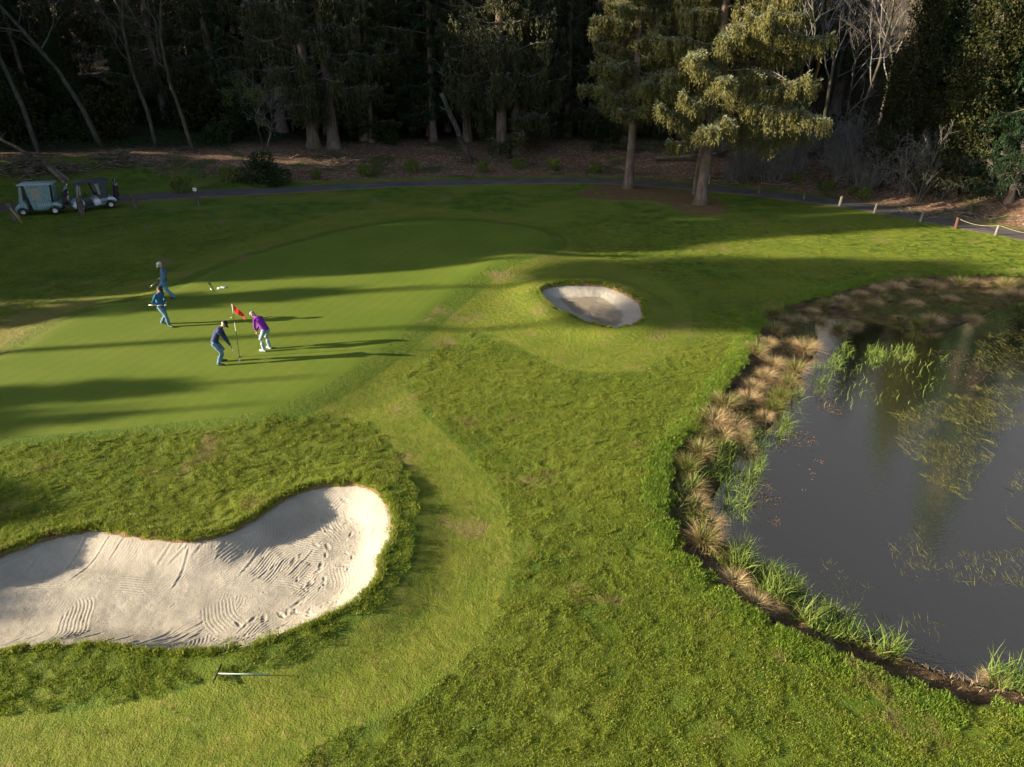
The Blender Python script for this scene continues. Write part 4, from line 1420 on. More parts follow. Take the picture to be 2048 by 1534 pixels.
def px_points(poly, n, seed, z):
    """n points spread over a traced patch of the pond, in metres"""
    rng = np.random.default_rng(seed)
    Pw = np.array([flat(x, y, z) for x, y in poly])
    sd = SDF(Pw)
    lo, hi = Pw.min(0), Pw.max(0)
    X = rng.uniform(lo[0], hi[0], n * 6); Y = rng.uniform(lo[1], hi[1], n * 6)
    k = sd(X, Y) < 0
    return X[k][:n], Y[k][:n]


def reed_bed(name, label, beds, mat, h, w, seed, lean=0.28, bend=0.35, clump=0.5, zoff=-0.06, water=True):
    rng = np.random.default_rng(seed)
    mb = MB()
    for j, (poly, n) in enumerate(beds):
        X, Y = px_points(poly, n, seed + j, WATER_Z)
        k = vnoise(X, Y, 0.35, seed + j) > clump * rng.uniform(0.5, 1.2, len(X))
        X, Y = X[k], Y[k]
        Z = np.maximum(height(X, Y), WATER_Z) + zoff
        m = len(X)
        D = rng.normal(0, lean, (m, 3)); D[:, 2] = 1
        D[:, 0] += 0.10
        tall = 0.6 + 0.8 * vnoise(X, Y, 0.5, seed + 9)
        blade_strip(mb, np.c_[X, Y, Z], D, h * rng.uniform(0.5, 1.15, m) * tall, w * rng.uniform(0.6, 1.3, m), rng.uniform(0.0, bend * 2, m), 0, rng)
    return tag(mb.build(name, mat), label, None, None, "stuff")


reed_bed("reeds", "bright green reeds standing in the pond margin", [
    ([(1425, 905), (1500, 870), (1580, 840), (1585, 862), (1525, 905), (1525, 945), (1490, 985), (1450, 990), (1418, 955)], 1500),
    ([(1440, 1000), (1490, 990), (1500, 1030), (1450, 1045)], 160),
    ([(1450, 1065), (1490, 1085), (1500, 1130), (1560, 1140), (1600, 1180), (1700, 1240), (1720, 1290), (1660, 1300), (1560, 1240), (1480, 1160), (1440, 1110)], 2300),
    ([(1735, 1270), (1790, 1265), (1800, 1325), (1740, 1330)], 330),
    ([(1955, 1330), (1985, 1330), (2060, 1350), (2060, 1395), (1990, 1390)], 260),
    ([(1350, 960), (1390, 950), (1400, 1020), (1360, 1040)], 140),
    ([(1530, 790), (1600, 760), (1610, 790), (1560, 840)], 260),
], M_reed, 0.62, 0.022, 300)
reed_bed("pond_shoots", "thin pale green shoots rising from open water", [
    ([(1630, 735), (1690, 680), (1710, 700), (1660, 760), (1650, 790), (1620, 790)], 420),
    ([(1735, 690), (1770, 690), (1775, 720), (1735, 730)], 240), ([(1780, 690), (1830, 690), (1830, 720), (1790, 722)], 160),
    ([(1690, 640), (1720, 650), (1700, 680), (1690, 680)], 40), ([(1780, 640), (1830, 640), (1880, 670), (1800, 668)], 90),
    ([(1600, 700), (1900, 700), (1880, 800), (1640, 820)], 260),
], M_reed, 0.36, 0.022, 330, clump=0.22)
reed_bed("marsh_grass", "shaded marsh grass at the far end of the pond", [
    ([(1700, 590), (2070, 560), (2070, 610), (1990, 600), (1920, 650), (1870, 665), (1780, 655), (1700, 640)], 5200),
    ([(1880, 600), (2040, 600), (2060, 640), (1950, 650)], 1000),
    ([(1560, 640), (1650, 600), (1660, 650), (1600, 700), (1560, 720)], 900),
    ([(1340, 930), (1400, 850), (1480, 800), (1520, 830), (1470, 900), (1420, 980), (1400, 1080), (1345, 1040)], 3600),
    ([(1400, 1110), (1450, 1100), (1640, 1260), (1800, 1330), (1790, 1350), (1600, 1262), (1450, 1165)], 1900),
], M_rush, 0.38, 0.014, 360, clump=0.3, lean=0.5, bend=0.6)


def floating(name, label, beds, mat, L, W, seed, z, tilt=0.12, clump=0.5, dirx=(0.45, 1.0)):
    rng = np.random.default_rng(seed)
    mb = MB()
    for j, (poly, n) in enumerate(beds):
        X, Y = px_points(poly, n, seed + j, WATER_Z)
        k = fnoise(X, Y, 1.1, seed + j, 3) > clump * rng.uniform(0.8, 1.15, len(X))
        X, Y = X[k], Y[k]; m = len(X)
        D = np.stack([rng.normal(dirx[0], 0.45, m), rng.normal(dirx[1], 0.4, m), rng.normal(tilt, tilt * 0.7, m)], -1)
        blade_strip(mb, np.c_[X, Y, np.full(m, z)], D, L * rng.uniform(0.5, 1.4, m), W * rng.uniform(0.6, 1.4, m), rng.uniform(0, 0.25, m), 0, rng, 2)
    return tag(mb.build(name, mat), label, None, None, "stuff")


reed_bed("dead_straw", "collapsed straw and dead stems matting the pond bank", [
    ([(1340, 930), (1400, 850), (1480, 790), (1530, 700), (1590, 630), (1640, 650), (1600, 720), (1540, 840), (1470, 900), (1420, 980), (1400, 1080), (1345, 1040)], 4200),
    ([(1370, 1100), (1420, 1080), (1500, 1150), (1660, 1262), (1900, 1365), (2060, 1400), (2060, 1425), (1900, 1398), (1650, 1300), (1500, 1215)], 2600),
    ([(1640, 600), (1760, 565), (2070, 552), (2070, 600), (1800, 625), (1680, 650)], 3200),
], M_tan, 0.26, 0.012, 380, clump=0.38, lean=1.3, bend=0.5)
floating("water_weed", "olive strands of weed trailing at the water surface", [
    ([(1960, 640), (2060, 620), (2060, 850), (1990, 870), (1940, 780)], 12000),
    ([(1790, 830), (1900, 790), (1990, 800), (2000, 900), (1930, 1000), (1850, 960), (1800, 900)], 14000),
    ([(1770, 1080), (1850, 1050), (1880, 1170), (1800, 1160)], 900), ([(1880, 1110), (2060, 1100), (2060, 1180), (1900, 1170)], 1200),
    ([(1980, 930), (2060, 940), (2060, 1080), (2010, 1040)], 1400), ([(1700, 1200), (1900, 1250), (1860, 1320), (1760, 1300)], 500), ([(1640, 1110), (1740, 1180), (1720, 1240), (1640, 1190)], 400),
], M_weed, 0.30, 0.014, 400, WATER_Z - 0.002, 0.02, 0.42)
floating("floating_leaf_litter", "brown leaf litter drifting on the pond", [
    ([(1540, 870), (1620, 860), (1680, 960), (1620, 1000), (1520, 1020), (1480, 1040), (1500, 960)], 1700),
    ([(1470, 1040), (1560, 1030), (1560, 1080), (1500, 1090)], 400), ([(1620, 780), (1680, 790), (1690, 830), (1640, 830)], 300),
    ([(1850, 700), (1960, 700), (1980, 760), (1900, 790)], 500),
], M_scum, 0.07, 0.03, 440, WATER_Z + 0.004, 0.02, 0.5)
# ------------------------------------------------------------------ leafless and ivy-clad trees
ALD = [bare_tree_meshes(400 + i, H, r, ln, 0.5, levels=3, first=0.4, nl=(9, 6, 4), twigmat=M_darktwig) for i, (H, r, ln) in enumerate([(17, 0.24, (-2.4, 1.0)), (16, 0.20, (-1.8, 0.6)), (18, 0.13, (-0.8, 0.5))])]
BIR = [bare_tree_meshes(410 + i, H, r, ln, 0.42, levels=3, first=0.3, nl=(11, 7, 5), upw=0.6) for i, (H, r, ln) in enumerate([(19, 0.17, (2.2, 1.0)), (20, 0.20, (3.6, 1.2)), (17, 0.13, (1.0, 0.5))])]
MOS = bare_tree_meshes(420, 14, 0.20, (3.8, 1.0), 0.35, levels=3, first=0.35, mat=M_barkmoss, nl=(6, 5, 4), upw=0.8)
for (px, py, k, s, rz, lab) in [
    (75, 300, 1, 1.25, 0.2, "stout leaning alder trunk behind the brush pile"),
    (203, 292, 0, 1.1, 0.0, "leafless tree with pale trunk leaning left, right of the brush pile"),
    (312, 292, 1, 1.05, 0.0, "leafless tree leaning left above the bark-strewn slope"),
    (388, 306, 1, 1.0, 0.4, "leaning dark trunk nearest the small budding maple, at the slope's edge"),
    (392, 232, 2, 1.0, -0.1, "thin pale straight trunk deep in the shade, left of a similar one"),
    (416, 200, 2, 1.0, 0.1, "thin pale straight trunk deep in the shade, right of a similar one"),
]:
    plant_tree("alder_tree", lab, "tree", P3(px, py), ALD[k][0], ALD[k][1], rz, s)
for (px, py, k, s, rz, lab) in [
    (1705, 300, 0, 1.0, 0.0, "pale-barked leafless tree rising on the right of the grey thicket"),
    (1640, 290, 1, 1.0, 0.1, "slanting leafless tree behind the grey thicket"),
    (1600, 300, 2, 1.0, 2.6, "slender leafless tree just right of the sunlit spruce"),
    (1590, 270, 1, 0.95, 0.4, "tall leafless tree fanning out behind the sunlit spruce"),
    (1655, 262, 2, 1.1, 0.5, "leafless tree with dark trunk between two slanting ones"),
    (1750, 290, 1, 1.0, 0.0, "tall pale slanting tree left of the ivy-covered trunk"),
    (1680, 330, 2, 0.8, 1.2, "low leafless tree inside the grey thicket"),
    (1850, 280, 0, 1.1, 0.3, "leafless tree between the two ivy-covered trunks"),
    (1930, 270, 1, 1.1, 0.6, "leafless tree in the gap before the far pale hillside"),
]:
    plant_tree("leafless_tree", lab, "tree", P3(px, py), BIR[k][0], BIR[k][1], rz, s)
for (px, py, rz, s, lab) in [(1560, 262, 0.1, 1.15, "mossy orange-brown trunks slanting up in the sun, nearest the spruce"), (1592, 262, -0.1, 1.2, "mossy trunk slanting right in the sun above the grey thicket")]:
    plant_tree("mossy_tree", lab, "tree", P3(px, py), MOS[0], MOS[1], rz, s)

# grey thicket of bare shrubs
THK = [bare_tree_meshes(430 + i, h, 0.035, (0, 0), 0.55, levels=3, first=0.12, mat=M_twig, nl=(7, 5, 5), upw=0.2, multi=8, twr=0.009) for i, h in enumerate([4.2, 5.0, 3.2])]
rng = np.random.default_rng(12)
GTH = "bare grey shrubs of the thicket behind the path"
for j in range(46):
    px = rng.uniform(1440, 1780) if j < 34 else rng.uniform(1780, 2040)
    py = 372 + (px - 1450) * 0.055 - rng.uniform(4, 66) if j < 34 else 400 - rng.uniform(0, 60)
    k = rng.integers(0, 3)
    plant_tree("bare_shrub", "bare twiggy grey shrub in the thicket behind the cart path", "shrub", P3(px, py), THK[k][0], THK[k][1], rng.uniform(0, 6.28), rng.uniform(0.8, 1.25), GTH)
MST = bare_tree_meshes(440, 5.6, 0.06, (0, 0), 0.4, levels=3, first=0.25, mat=M_barkpale, nl=(8, 5, 4), upw=0.7, multi=7, twr=0.008)
plant_tree("bare_shrub", "pale multi-stemmed bare shrub standing forward beside the path at right", "shrub", P3(1832, 408), MST[0], MST[1], 0.4, 1.0)
# budding maple at the left
MAP = bare_tree_meshes(441, 6.6, 0.07, (0.1, 0), 0.62, levels=3, first=0.35, mat=M_barkpale, nl=(12, 6, 4), upw=0.3, multi=3, twr=0.007)
t = plant_tree("maple_tree", "small slender maple with pale stem and opening yellow-green buds", "tree", P3(530, 306), MAP[0], MAP[1], 0.0, 1.0)
rngm = np.random.default_rng(3)
blobs = [(rngm.normal(0, 1.5), rngm.normal(0, 1.5), rngm.uniform(2.6, 6.2), rngm.uniform(0.3, 0.7)) for _ in range(26)]
link("leaves", leafy_mesh(442, blobs, 2600, 0.09, [M_yellow], name="leaves", shell=0.1), t)

# ivy-covered trunks
def ivy_column(seed, H, r, leafm, n=42000, leaf=0.15, lean=(0, 0)):
    rng = np.random.default_rng(seed)
    bl = []
    for z in np.arange(1.2, H, 0.75):
        q = z / H
        rr = r * (1 - 0.75 * q ** 2) * rng.uniform(0.6, 1.15) * (0.6 + 0.4 * min(1, z / 4))
        a = rng.uniform(0, 6.28); o = rng.uniform(0.1, 0.75) * r * (1 - 0.5 * q)
        bl.append((lean[0] * q + o * math.cos(a), lean[1] * q + o * math.sin(a), z, rr))
        bl.append((lean[0] * q - o * math.cos(a) * 0.7, lean[1] * q - o * math.sin(a) * 0.7, z + 0.3, rr * 0.7))
    return trunk_mesh(H, 0.22, lean, seed, mat=M_barkpale), leafy_mesh(seed, bl, n, leaf, [leafm], shell=0.35, flatten=1.0, droop=0.8)


IVY = [ivy_column(450, 17, 1.9, M_ivy, lean=(0.4, 0)), ivy_column(451, 18, 2.2, M_ivy, lean=(0.8, 0)), ivy_column(452, 15, 1.6, M_bush, 20000, 0.22)]
for (px, py, k, s, rz, lab) in [(1772, 372, 0, 1.0, 0.0, "ivy-covered olive trunk rising like a column beside the thicket"),
                                (1885, 392, 1, 1.05, 0.0, "broader ivy-covered olive tree, right of the dark gap"),
                                (1830, 330, 2, 1.1, 0.5, "dark leafy tree between the two olive ivy columns"),
                                (1975, 380, 2, 1.0, 1.5, "dark leafy tree near the right edge of the wood"),
                                (150, 262, 2, 0.75, 2.0, "dim leafy tree above the brush pile"),
                                (30, 285, 2, 0.8, 1.0, "leafy dark tree at the far left edge of the wood"),
                                (268, 245, 2, 0.9, 2.5, "dark ivy-hung tree between leaning trunks"),
                                (480, 235, 2, 1.1, 1.2, "dark leafy tree behind the budding maple")]:
    plant_tree("ivy_tree", lab, "tree", P3(px, py), IVY[k][0], IVY[k][1], rz, s)

# leafy understorey
SHR = [leafy_mesh(460 + i, b, n, lf, [mt], name="shrub") for i, (b, n, lf, mt) in enumerate([
    ([(0, 0, 1.0, 1.2), (1.0, 0.3, 0.9, 0.9), (-1.1, 0.2, 0.8, 0.9), (0.2, -0.8, 0.7, 0.8), (0, 0.5, 1.9, 0.8)], 5200, 0.17, M_bush),
    ([(0, 0, 1.4, 1.3), (0.8, 0.2, 2.3, 0.9), (-0.9, 0.2, 1.9, 1.0), (0.4, -0.7, 0.8, 0.9)], 5600, 0.18, M_ivy),
    ([(0, 0, 0.35, 0.5), (0.3, 0.2, 0.5, 0.35), (-0.3, 0, 0.45, 0.35)], 800, 0.11, M_yellow),
])]
rng = np.random.default_rng(77)
GU = "leafy undergrowth shrubs at the foot of the wood"
lit_lab = "leafy shrub in the dim undergrowth of the wood"
for j in range(70):
    if j < 44:
        px = rng.uniform(-20, 560); py = rng.uniform(205, 286)
    elif j < 70:
        px = rng.uniform(560, 1250); py = rng.uniform(215, 285)
    else:
        pass
    k = rng.integers(0, 2)
    q = P3(px, py, -0.2)
    o = link("undergrowth_shrub", SHR[k], None, q)
    s = rng.uniform(0.8, 1.6); o.scale = (s, s, s * rng.uniform(0.8, 1.3)); o.rotation_euler = (0, 0, rng.uniform(0, 6.28))
    tag(o, lit_lab, "shrub", GU)
GS = "small yellow-green shrubs on the bark slope"
small = [(365, 385, 1.5, "yellowish shrub beside the path behind the second post"), (458, 366, 1.6, "yellow-green shrub left of the dark holly-like bush"), (728, 352, 1.2, None), (822, 345, 1.4, None), (966, 345, 1.2, None), (1036, 338, 1.2, None),
                         (1108, 340, 1.25, "brightest yellow-green round shrub on the slope, midway between the big spruces"), (1190, 345, 1.0, None), (632, 358, 1.0, None), (1592, 366, 1.0, None), (1655, 380, 0.9, None), (1725, 398, 1.1, None), (1700, 388, 0.8, None)]
_ix = [i for i, t_ in enumerate(small) if t_[3] is None]
for i, l_ in zip(_ix, ordinal_labels([small[i][0] for i in _ix], "small yellow-green shrub on the bark slope, %s of the plain ones from the left")):
    small[i] = small[i][:3] + (l_,)
for (px, py, s, lab) in small:
    o = link("small_shrub", SHR[2], None, P3(px, py, -0.05)); o.scale = (s * .8, s * .8, s * 1.15); o.rotation_euler = (0, 0, px)
    tag(o, lab or "small yellow-green shrub on the bark-covered slope", "shrub", GS)
o = link("dark_shrub", leafy_mesh(470, [(0, 0, 0.8, 1.1), (0.9, 0.1, 0.6, 0.8), (-0.9, 0.2, 0.7, 0.8), (0.1, 0, 1.7, 0.7), (-0.4, 0, 1.3, 0.8), (.5, -.4, .4, .7)], 5200, 0.13, [M_bush], name="shrub"), None, P3(527, 368, -0.1))
o.scale = (1.35, 1.2, 1.2)
tag(o, "dark green bushy shrub with leggy stems below the budding maple", "shrub")

# ------------------------------------------------------------------ dead wood
M_dead = bark_mat("weathered wood", (0.09, 0.068, 0.048), (0.20, 0.165, 0.125), None, 3.0)


def log_obj(name, label, a, b, r0, r1, mat, seed=0, sag=0.0, stubs=0, cat="log", group=None, z0=0.0):
    rng = np.random.default_rng(seed)
    a = np.array(a, float); b = np.array(b, float)
    mid = a.copy()
    n = 9
    t = np.linspace(0, 1, n)[:, None]
    P = (b - a) * t + np.c_[rng.normal(0, 0.03, n), rng.normal(0, 0.03, n), -sag * 4 * (t * (1 - t))[:, 0] + rng.normal(0, 0.02, n)]
    mb = MB().tube(P, np.linspace(r0, r1, n) * rng.uniform(0.9, 1.1, n), 7, 0)
    for k in range(stubs):
        i = rng.integers(1, n - 1)
        d = unit(rng.normal(0, 1, 3) + np.array([0, 0, 0.8]))
        mb.tube(np.array([P[i], P[i] + d * rng.uniform(0.3, 1.2) * 0.6, P[i] + d * 1.0 + rng.normal(0, 0.1, 3)]), [r1 * 0.7, r1 * 0.4, 0.01], 4, 0)
    o = mb.build(name, mat, None, True, tuple(a))
    return tag(o, label, cat, group)


# leaning snag
q = np.array(P3(945, 326, -0.3))
log_obj("leaning_snag", "broken dead trunk leaning left with a pale barkless side", q, q + np.array([-2.6, 0.4, 6.2]), 0.30, 0.20, M_barkpale, 1, 0.0, 5, "snag")
# long fallen birch and its dark neighbour
a = np.array(P3(1310, 322, 0.25)); b = np.array(P3(1425, 321, 0.55)); c = np.array(P3(1600, 300, 1.1))
log_obj("fallen_trunk", "long dark mossy fallen trunk lying behind the two spruces", a, b, 0.20, 0.16, M_bark, 2, 0.05, 4)
log_obj("fallen_trunk", "long pale fallen birch trunk slanting up into the grey thicket", b + np.array([-0.3, -0.4, 0]), c, 0.17, 0.08, M_barkpale, 3, 0.0, 4)
GD = "dead branches scattered over the bark slope"
rng = np.random.default_rng(21)
brs = [("bare branch lying on the bark slope behind the path", x, y) for x, y in
       [(700, 318), (735, 325), (690, 305), (610, 345), (660, 350), (770, 335), (980, 318), (960, 330), (1060, 335), (920, 322), (1520, 368), (1480, 358), (1560, 372), (1850, 428), (1980, 442), (1940, 432), (1905, 425), (1660, 384), (1780, 414), (440, 345), (560, 352), (1000, 300)]]
_bl = ordinal_labels([b_[1] for b_ in brs], "bare branch lying on the bark slope, %s such branch from the left")
brs = [(l_, b_[1], b_[2]) for l_, b_ in zip(_bl, brs)]
for (lab, x, y) in brs:
    p = np.array(P3(x, y, 0.06)); an = rng.uniform(-0.7, 0.7) + (0 if rng.random() < 0.7 else 1.3); L = rng.uniform(1.0, 2.8)
    e = p + np.array([math.cos(an) * L, math.sin(an) * L, 0]); e[2] = gz(e[0], e[1]) + 0.12
    log_obj("dead_branch", lab, p, e, rng.uniform(0.035, 0.07), 0.015, M_dead, int(x), -0.04, 3, "branch", GD)
# the big brush pile at the left
GB2 = "logs and branches heaped in the brush pile"
log_obj("pile_log", "thick weathered log sloping down to the right at the front of the brush pile", P3(82, 332, 0.45), P3(137, 362, 0.1), 0.26, 0.20, M_dead, 5, 0, 1, "log", GB2)
log_obj("pile_log", "long thin trunk sticking out to the upper left of the brush pile", P3(80, 326, 0.3), np.array(P3(3, 330, 2.3)), 0.17, 0.09, M_dead, 6, 0, 3, "log", GB2)
log_obj("pile_log", "shorter split log lying under the thick one in the brush pile", P3(95, 345, 0.7), P3(128, 366, 0.05), 0.20, 0.16, M_dead, 7, 0, 1, "log", GB2)
log_obj("pile_log", "pale log end lying low at the left of the brush pile", P3(28, 345, 0.25), P3(70, 352, 0.3), 0.18, 0.12, M_dead, 8, 0, 1, "log", GB2)


def brush(name, label, boxes, n, seed, mat):
    """heap of sticks too many to count"""
    rng = np.random.default_rng(seed)
    mb = MB()
    for (px, py, w, d, h), share in boxes:
        c = np.array(P3(px, py))
        for k in range(int(n * share)):
            x = c[0] + rng.normal(0, w * 0.5); y = c[1] + rng.normal(0, d * 0.5)
            hh = h * math.exp(-((x - c[0]) / w) ** 2 - ((y - c[1]) / d) ** 2)
            z = gz(x, y) + rng.uniform(0, hh)
            an = rng.uniform(0, 6.28); L = rng.uniform(0.5, 2.0); el = rng.normal(0, 0.28)
            dv = np.array([math.cos(an) * math.cos(el), math.sin(an) * math.cos(el), math.sin(el)]) * L
            p0 = np.array([x, y, z]); r = rng.uniform(0.012, 0.05)
            mb.tube(np.array([p0 - dv / 2, p0 + rng.normal(0, 0.07, 3), p0 + dv / 2]), [r, r * 0.8, r * 0.4], 4, 0, cap=False)
    return tag(mb.build(name, mat), label, None, None, "stuff")


brush("brush_heap", "tangled sticks of the brush pile", [((60, 345, 2.4, 1.5, 1.5), 0.45), ((140, 345, 1.8, 1.2, 1.1), 0.2), ((235, 330, 2.2, 1.2, 1.3), 0.35)], 620, 31, M_dead)
brush("woody_debris", "broken twigs littering the slope", [((350, 345, 4, 1.6, .12), .15), ((690, 320, 4, 2, .2), .2), ((960, 320, 4, 2, .15), .15), ((1500, 365, 5, 1.2, .15), .2), ((1900, 430, 5, 1.4, .2), .2), ((1200, 335, 6, 2, .1), .1)], 420, 32, M_dead)
# ferns / ground cover
def cover(name, label, areas, n, seed, mat, leaf=0.12, h=0.35):
    rng = np.random.default_rng(seed)
    Ps = []
    for (x0, x1, y0, y1), share in areas:
        for k in range(int(n * share)):
            Ps.append(P_ground_fast(rng.uniform(x0, x1), rng.uniform(y0, y1)))
    P = np.array(Ps); m = 22
    Q = np.repeat(P, m, 0) + np.c_[rng.normal(0, 0.28, (len(P) * m, 2)), rng.uniform(0.02, h, len(P) * m)]
    mb = MB()
    mb.leaves(Q, rng.normal(0, 1, Q.shape) + np.array([0, 0, 0.5]), rng.normal(0, 1, Q.shape), leaf * rng.uniform(0.6, 1.4, len(Q)), leaf * 0.6, 0, 'quad')
    return tag(mb.build(name, mat), label, None, None, "stuff")


def P_ground_fast(px, py):
    z = 1.0
    for _ in range(6):
        x, y = flat(px, py, z)
        z = gz(x, y)
    return (x, y, z)


cover("ground_ivy", "dark creeping ground cover under the trees", [((0, 460, 262, 300), .5), ((240, 560, 270, 285), .3), ((1180, 1500, 285, 315), .2)], 900, 41, M_bush)
# ------------------------------------------------------------------ people
M_skin = simple_mat("skin", (0.42, 0.22, 0.15), 0.55, spec=0.3)


def cloth_mat(name, col, bump=0.5, noise=0.18, rough=0.9):
    return simple_mat(name, col, rough, noise=noise, nscale=9.0, bump=bump, spec=0.1)


def ik(a, b, l1, l2, pole):
    a = np.array(a, float); b = np.array(b, float); d = b - a; L = np.linalg.norm(d)
    L = min(L, l1 + l2 - 1e-3); u = d / np.linalg.norm(d)
    x = (l1 * l1 - l2 * l2 + L * L) / (2 * L); h = math.sqrt(max(l1 * l1 - x * x, 0))
    p = np.array(pole, float); p = p - u * p.dot(u); p = p / np.linalg.norm(p)
    return a + u * x + p * h


def evaluated_mesh(obj, name):
    dg = bpy.context.evaluated_depsgraph_get()
    me = bpy.data.meshes.new_from_object(obj.evaluated_get(dg))
    me.name = name
    return me


def make_person(label, loc, rz, hips, chest, neck, head, feet, hands, mats, look=(1, 0, -0.4), elbows=((-0.3, 1, -0.2), (-0.3, -1, -0.2)), toes=(0.15, -0.15), scale=1.0, collar=None, hat=None, hairmat=None, lift=(0, 0)):
    """x is forward, y the person's left; mats: top, trousers, shoes; feet and hands are (left, right)"""
    t = thing("person", label, "person", loc, rz)
    t.scale = (scale,) * 3
    hips = np.array(hips, float); chest = np.array(chest, float); neck = np.array(neck, float); head = np.array(head, float)
    up = unit(neck - hips); left = np.array([0, 1.0, 0])
    fwd = unit(np.cross(left, up))
    caps = []      # a, b, ra, rb, material
    mb = MB()

    def limb(P, R, mat, k=12, flat_y=1.0):
        mb.tube(np.array(P), R, k, 0, flat_y=flat_y)
        for i in range(len(P) - 1):
            caps.append((P[i], P[i + 1], R[i], R[i + 1], mat))

    def ball(c, r, mat, s=(1, 1, 1)):
        n = 9
        zz = np.cos(np.linspace(0.12, math.pi - 0.12, n)); rr = np.sqrt(1 - zz * zz)
        a = np.linspace(0, 2 * math.pi, 14, endpoint=False)
        V = np.stack([np.outer(rr, np.cos(a)), np.outer(rr, np.sin(a)), np.outer(zz, np.ones(14))], -1) * r * np.array(s)
        V = V.reshape(-1, 3) + np.array(c)
        F = [[i * 14 + j, (i + 1) * 14 + j, (i + 1) * 14 + (j + 1) % 14, i * 14 + (j + 1) % 14] for i in range(n - 1) for j in range(14)]
        b = mb.n
        mb.add(V, F); mb.ngon(list(range(b, b + 14))); mb.ngon(list(range(b + n * 14 - 1, b + (n - 1) * 14 - 1, -1)))
        caps.append((np.array(c), np.array(c) + 1e-3, r, r, mat))
    # trunk: widths across, narrower front to back
    mid = (hips + chest) / 2 - fwd * 0.015
    path = [hips - up * 0.08, hips + up * 0.02, mid, chest, chest + (neck - chest) * 0.6, neck - up * 0.01]
    widths = [0.155, 0.175, 0.165, 0.195, 0.165, 0.07]
    deps = [0.80, 0.74, 0.76, 0.68, 0.60, 1.0]
    n = 20
    a = np.linspace(0, 2 * math.pi, n, endpoint=False)
    rings = []
    for p, w, dd in zip(path, widths, deps):
        rings.append(np.array(p) + w * (np.cos(a)[:, None] * left + dd * np.sin(a)[:, None] * fwd))
    V = np.vstack(rings)
    F = [[i * n + j, i * n + (j + 1) % n, (i + 1) * n + (j + 1) % n, (i + 1) * n + j] for i in range(len(path) - 1) for j in range(n)]
    b = mb.n
    mb.add(V, F); mb.ngon(list(range(b + n - 1, b - 1, -1))); mb.ngon(list(range(b + (len(path) - 1) * n, b + len(path) * n)))
    caps.append((hips - up * 0.10, hips - up * 0.02, 0.15, 0.15, 1))
    caps.append((hips + up * 0.02, mid, 0.16, 0.16, 0)); caps.append((mid, chest, 0.16, 0.16, 0)); caps.append((chest, neck - up * 0.03, 0.15, 0.09, 0))
    # neck and head
    limb([neck - up * 0.03, neck + (head - neck) * 0.6], [0.062, 0.055], 3)
    look = unit(np.array(look, float)); hl = unit(np.cross([0, 0, 1.0], look)); hu = np.cross(look, hl)

    def H(f, l, u):
        return head + look * f + hl * l + hu * u
    ball(H(-0.008, 0, 0.03), 0.098, 3, (1, 0.86, 1.08))
    limb([H(0.02, 0, 0.0), H(0.045, 0, -0.085)], [0.078, 0.045], 3)
    limb([H(0.080, 0, 0.015), H(0.108, 0, -0.022)], [0.008, 0.016], 3, 8)          # nose
    limb([H(0.075, 0.024, -0.05), H(0.075, -0.024, -0.05)], [0.012, 0.012], 3, 8)   # lips
    for s in (1, -1):
        limb([H(-0.01, s * 0.084, 0.02), H(-0.02, s * 0.100, -0.022)], [0.012, 0.014], 3, 8)   # ears
        limb([H(0.082, s * 0.018, 0.036), H(0.078, s * 0.048, 0.034)], [0.010, 0.010], 3, 8)   # brow
    # legs
    for i, s in ((0, 1), (1, -1)):
        f = np.array(feet[i], float); hip = hips + left * s * 0.095 - up * 0.06
        ank = f + np.array([-0.02, 0, 0.09])
        knee = ik(hip, ank, 0.44, 0.43, (1, 0.12 * s, 0.1))
        limb([hip, hip + (knee - hip) * 0.5, knee, knee + (ank - knee) * 0.4, ank + (knee - ank) * 0.06, ank], [0.108, 0.092, 0.073, 0.072, 0.066, 0.068], 1, 14)
        ta = toes[i]; td = np.array([math.cos(ta), math.sin(ta), 0.0])
        tl = lift[i]
        limb([f - td * 0.075 + [0, 0, 0.045 + tl * 0.6], f + td * 0.03 + [0, 0, 0.05 + tl * 0.3], f + td * 0.13 + [0, 0, 0.036], f + td * 0.205 + [0, 0, 0.03]], [0.042, 0.046, 0.044, 0.028], 2, 12)
        limb([ank, f + [0, 0, 0.05]], [0.045, 0.045], 2, 10)
    # arms, hands
    for i, s in ((0, 1), (1, -1)):
        sh = chest + (neck - chest) * 0.45 + left * s * 0.185
        w = np.array(hands[i][0], float); hd = unit(np.array(hands[i][1], float))
        el = ik(sh, w, 0.30, 0.27, elbows[i])
        limb([sh - left * s * 0.05, sh, sh + (el - sh) * 0.5, el, el + (w - el) * 0.5, w], [0.07, 0.072, 0.060, 0.052, 0.048, 0.041], 0, 12)
        # palm, four curled fingers of unequal length, thumb from the side of the palm
        side = unit(np.cross(hd, [0.2, -s, 0.3])); nrm = unit(np.cross(side, hd))
        limb([w - hd * 0.01, w + hd * 0.035, w + hd * 0.085], [0.028, 0.036, 0.034], 3, 10, 0.6)
        for q, L in enumerate((0.060, 0.070, 0.066, 0.052)):
            p0 = w + hd * 0.085 + side * (q - 1.5) * 0.019
            p1 = p0 + hd * L * 0.45 + nrm * 0.008
            p2 = p1 + unit(hd * 0.35 + nrm) * L * 0.4
            p3 = p2 + unit(nrm - hd * 0.6) * L * 0.3
            limb([p0 - hd * 0.01, p1, p2, p3], [0.0095, 0.009, 0.0085, 0.0075], 3, 6)
        p0 = w + hd * 0.03 - side * 0.03
        limb([p0, p0 + unit(-side + hd * 0.7 + nrm * 0.4) * 0.035, p0 + unit(-side * 0.4 + hd + nrm * 0.8) * 0.065], [0.013, 0.011, 0.009], 3, 6)
    # jacket hem and collar
    limb([hips - up * 0.05 + fwd * 0.0, hips + up * 0.03], [0.168, 0.176], 0, 20, 0.78)
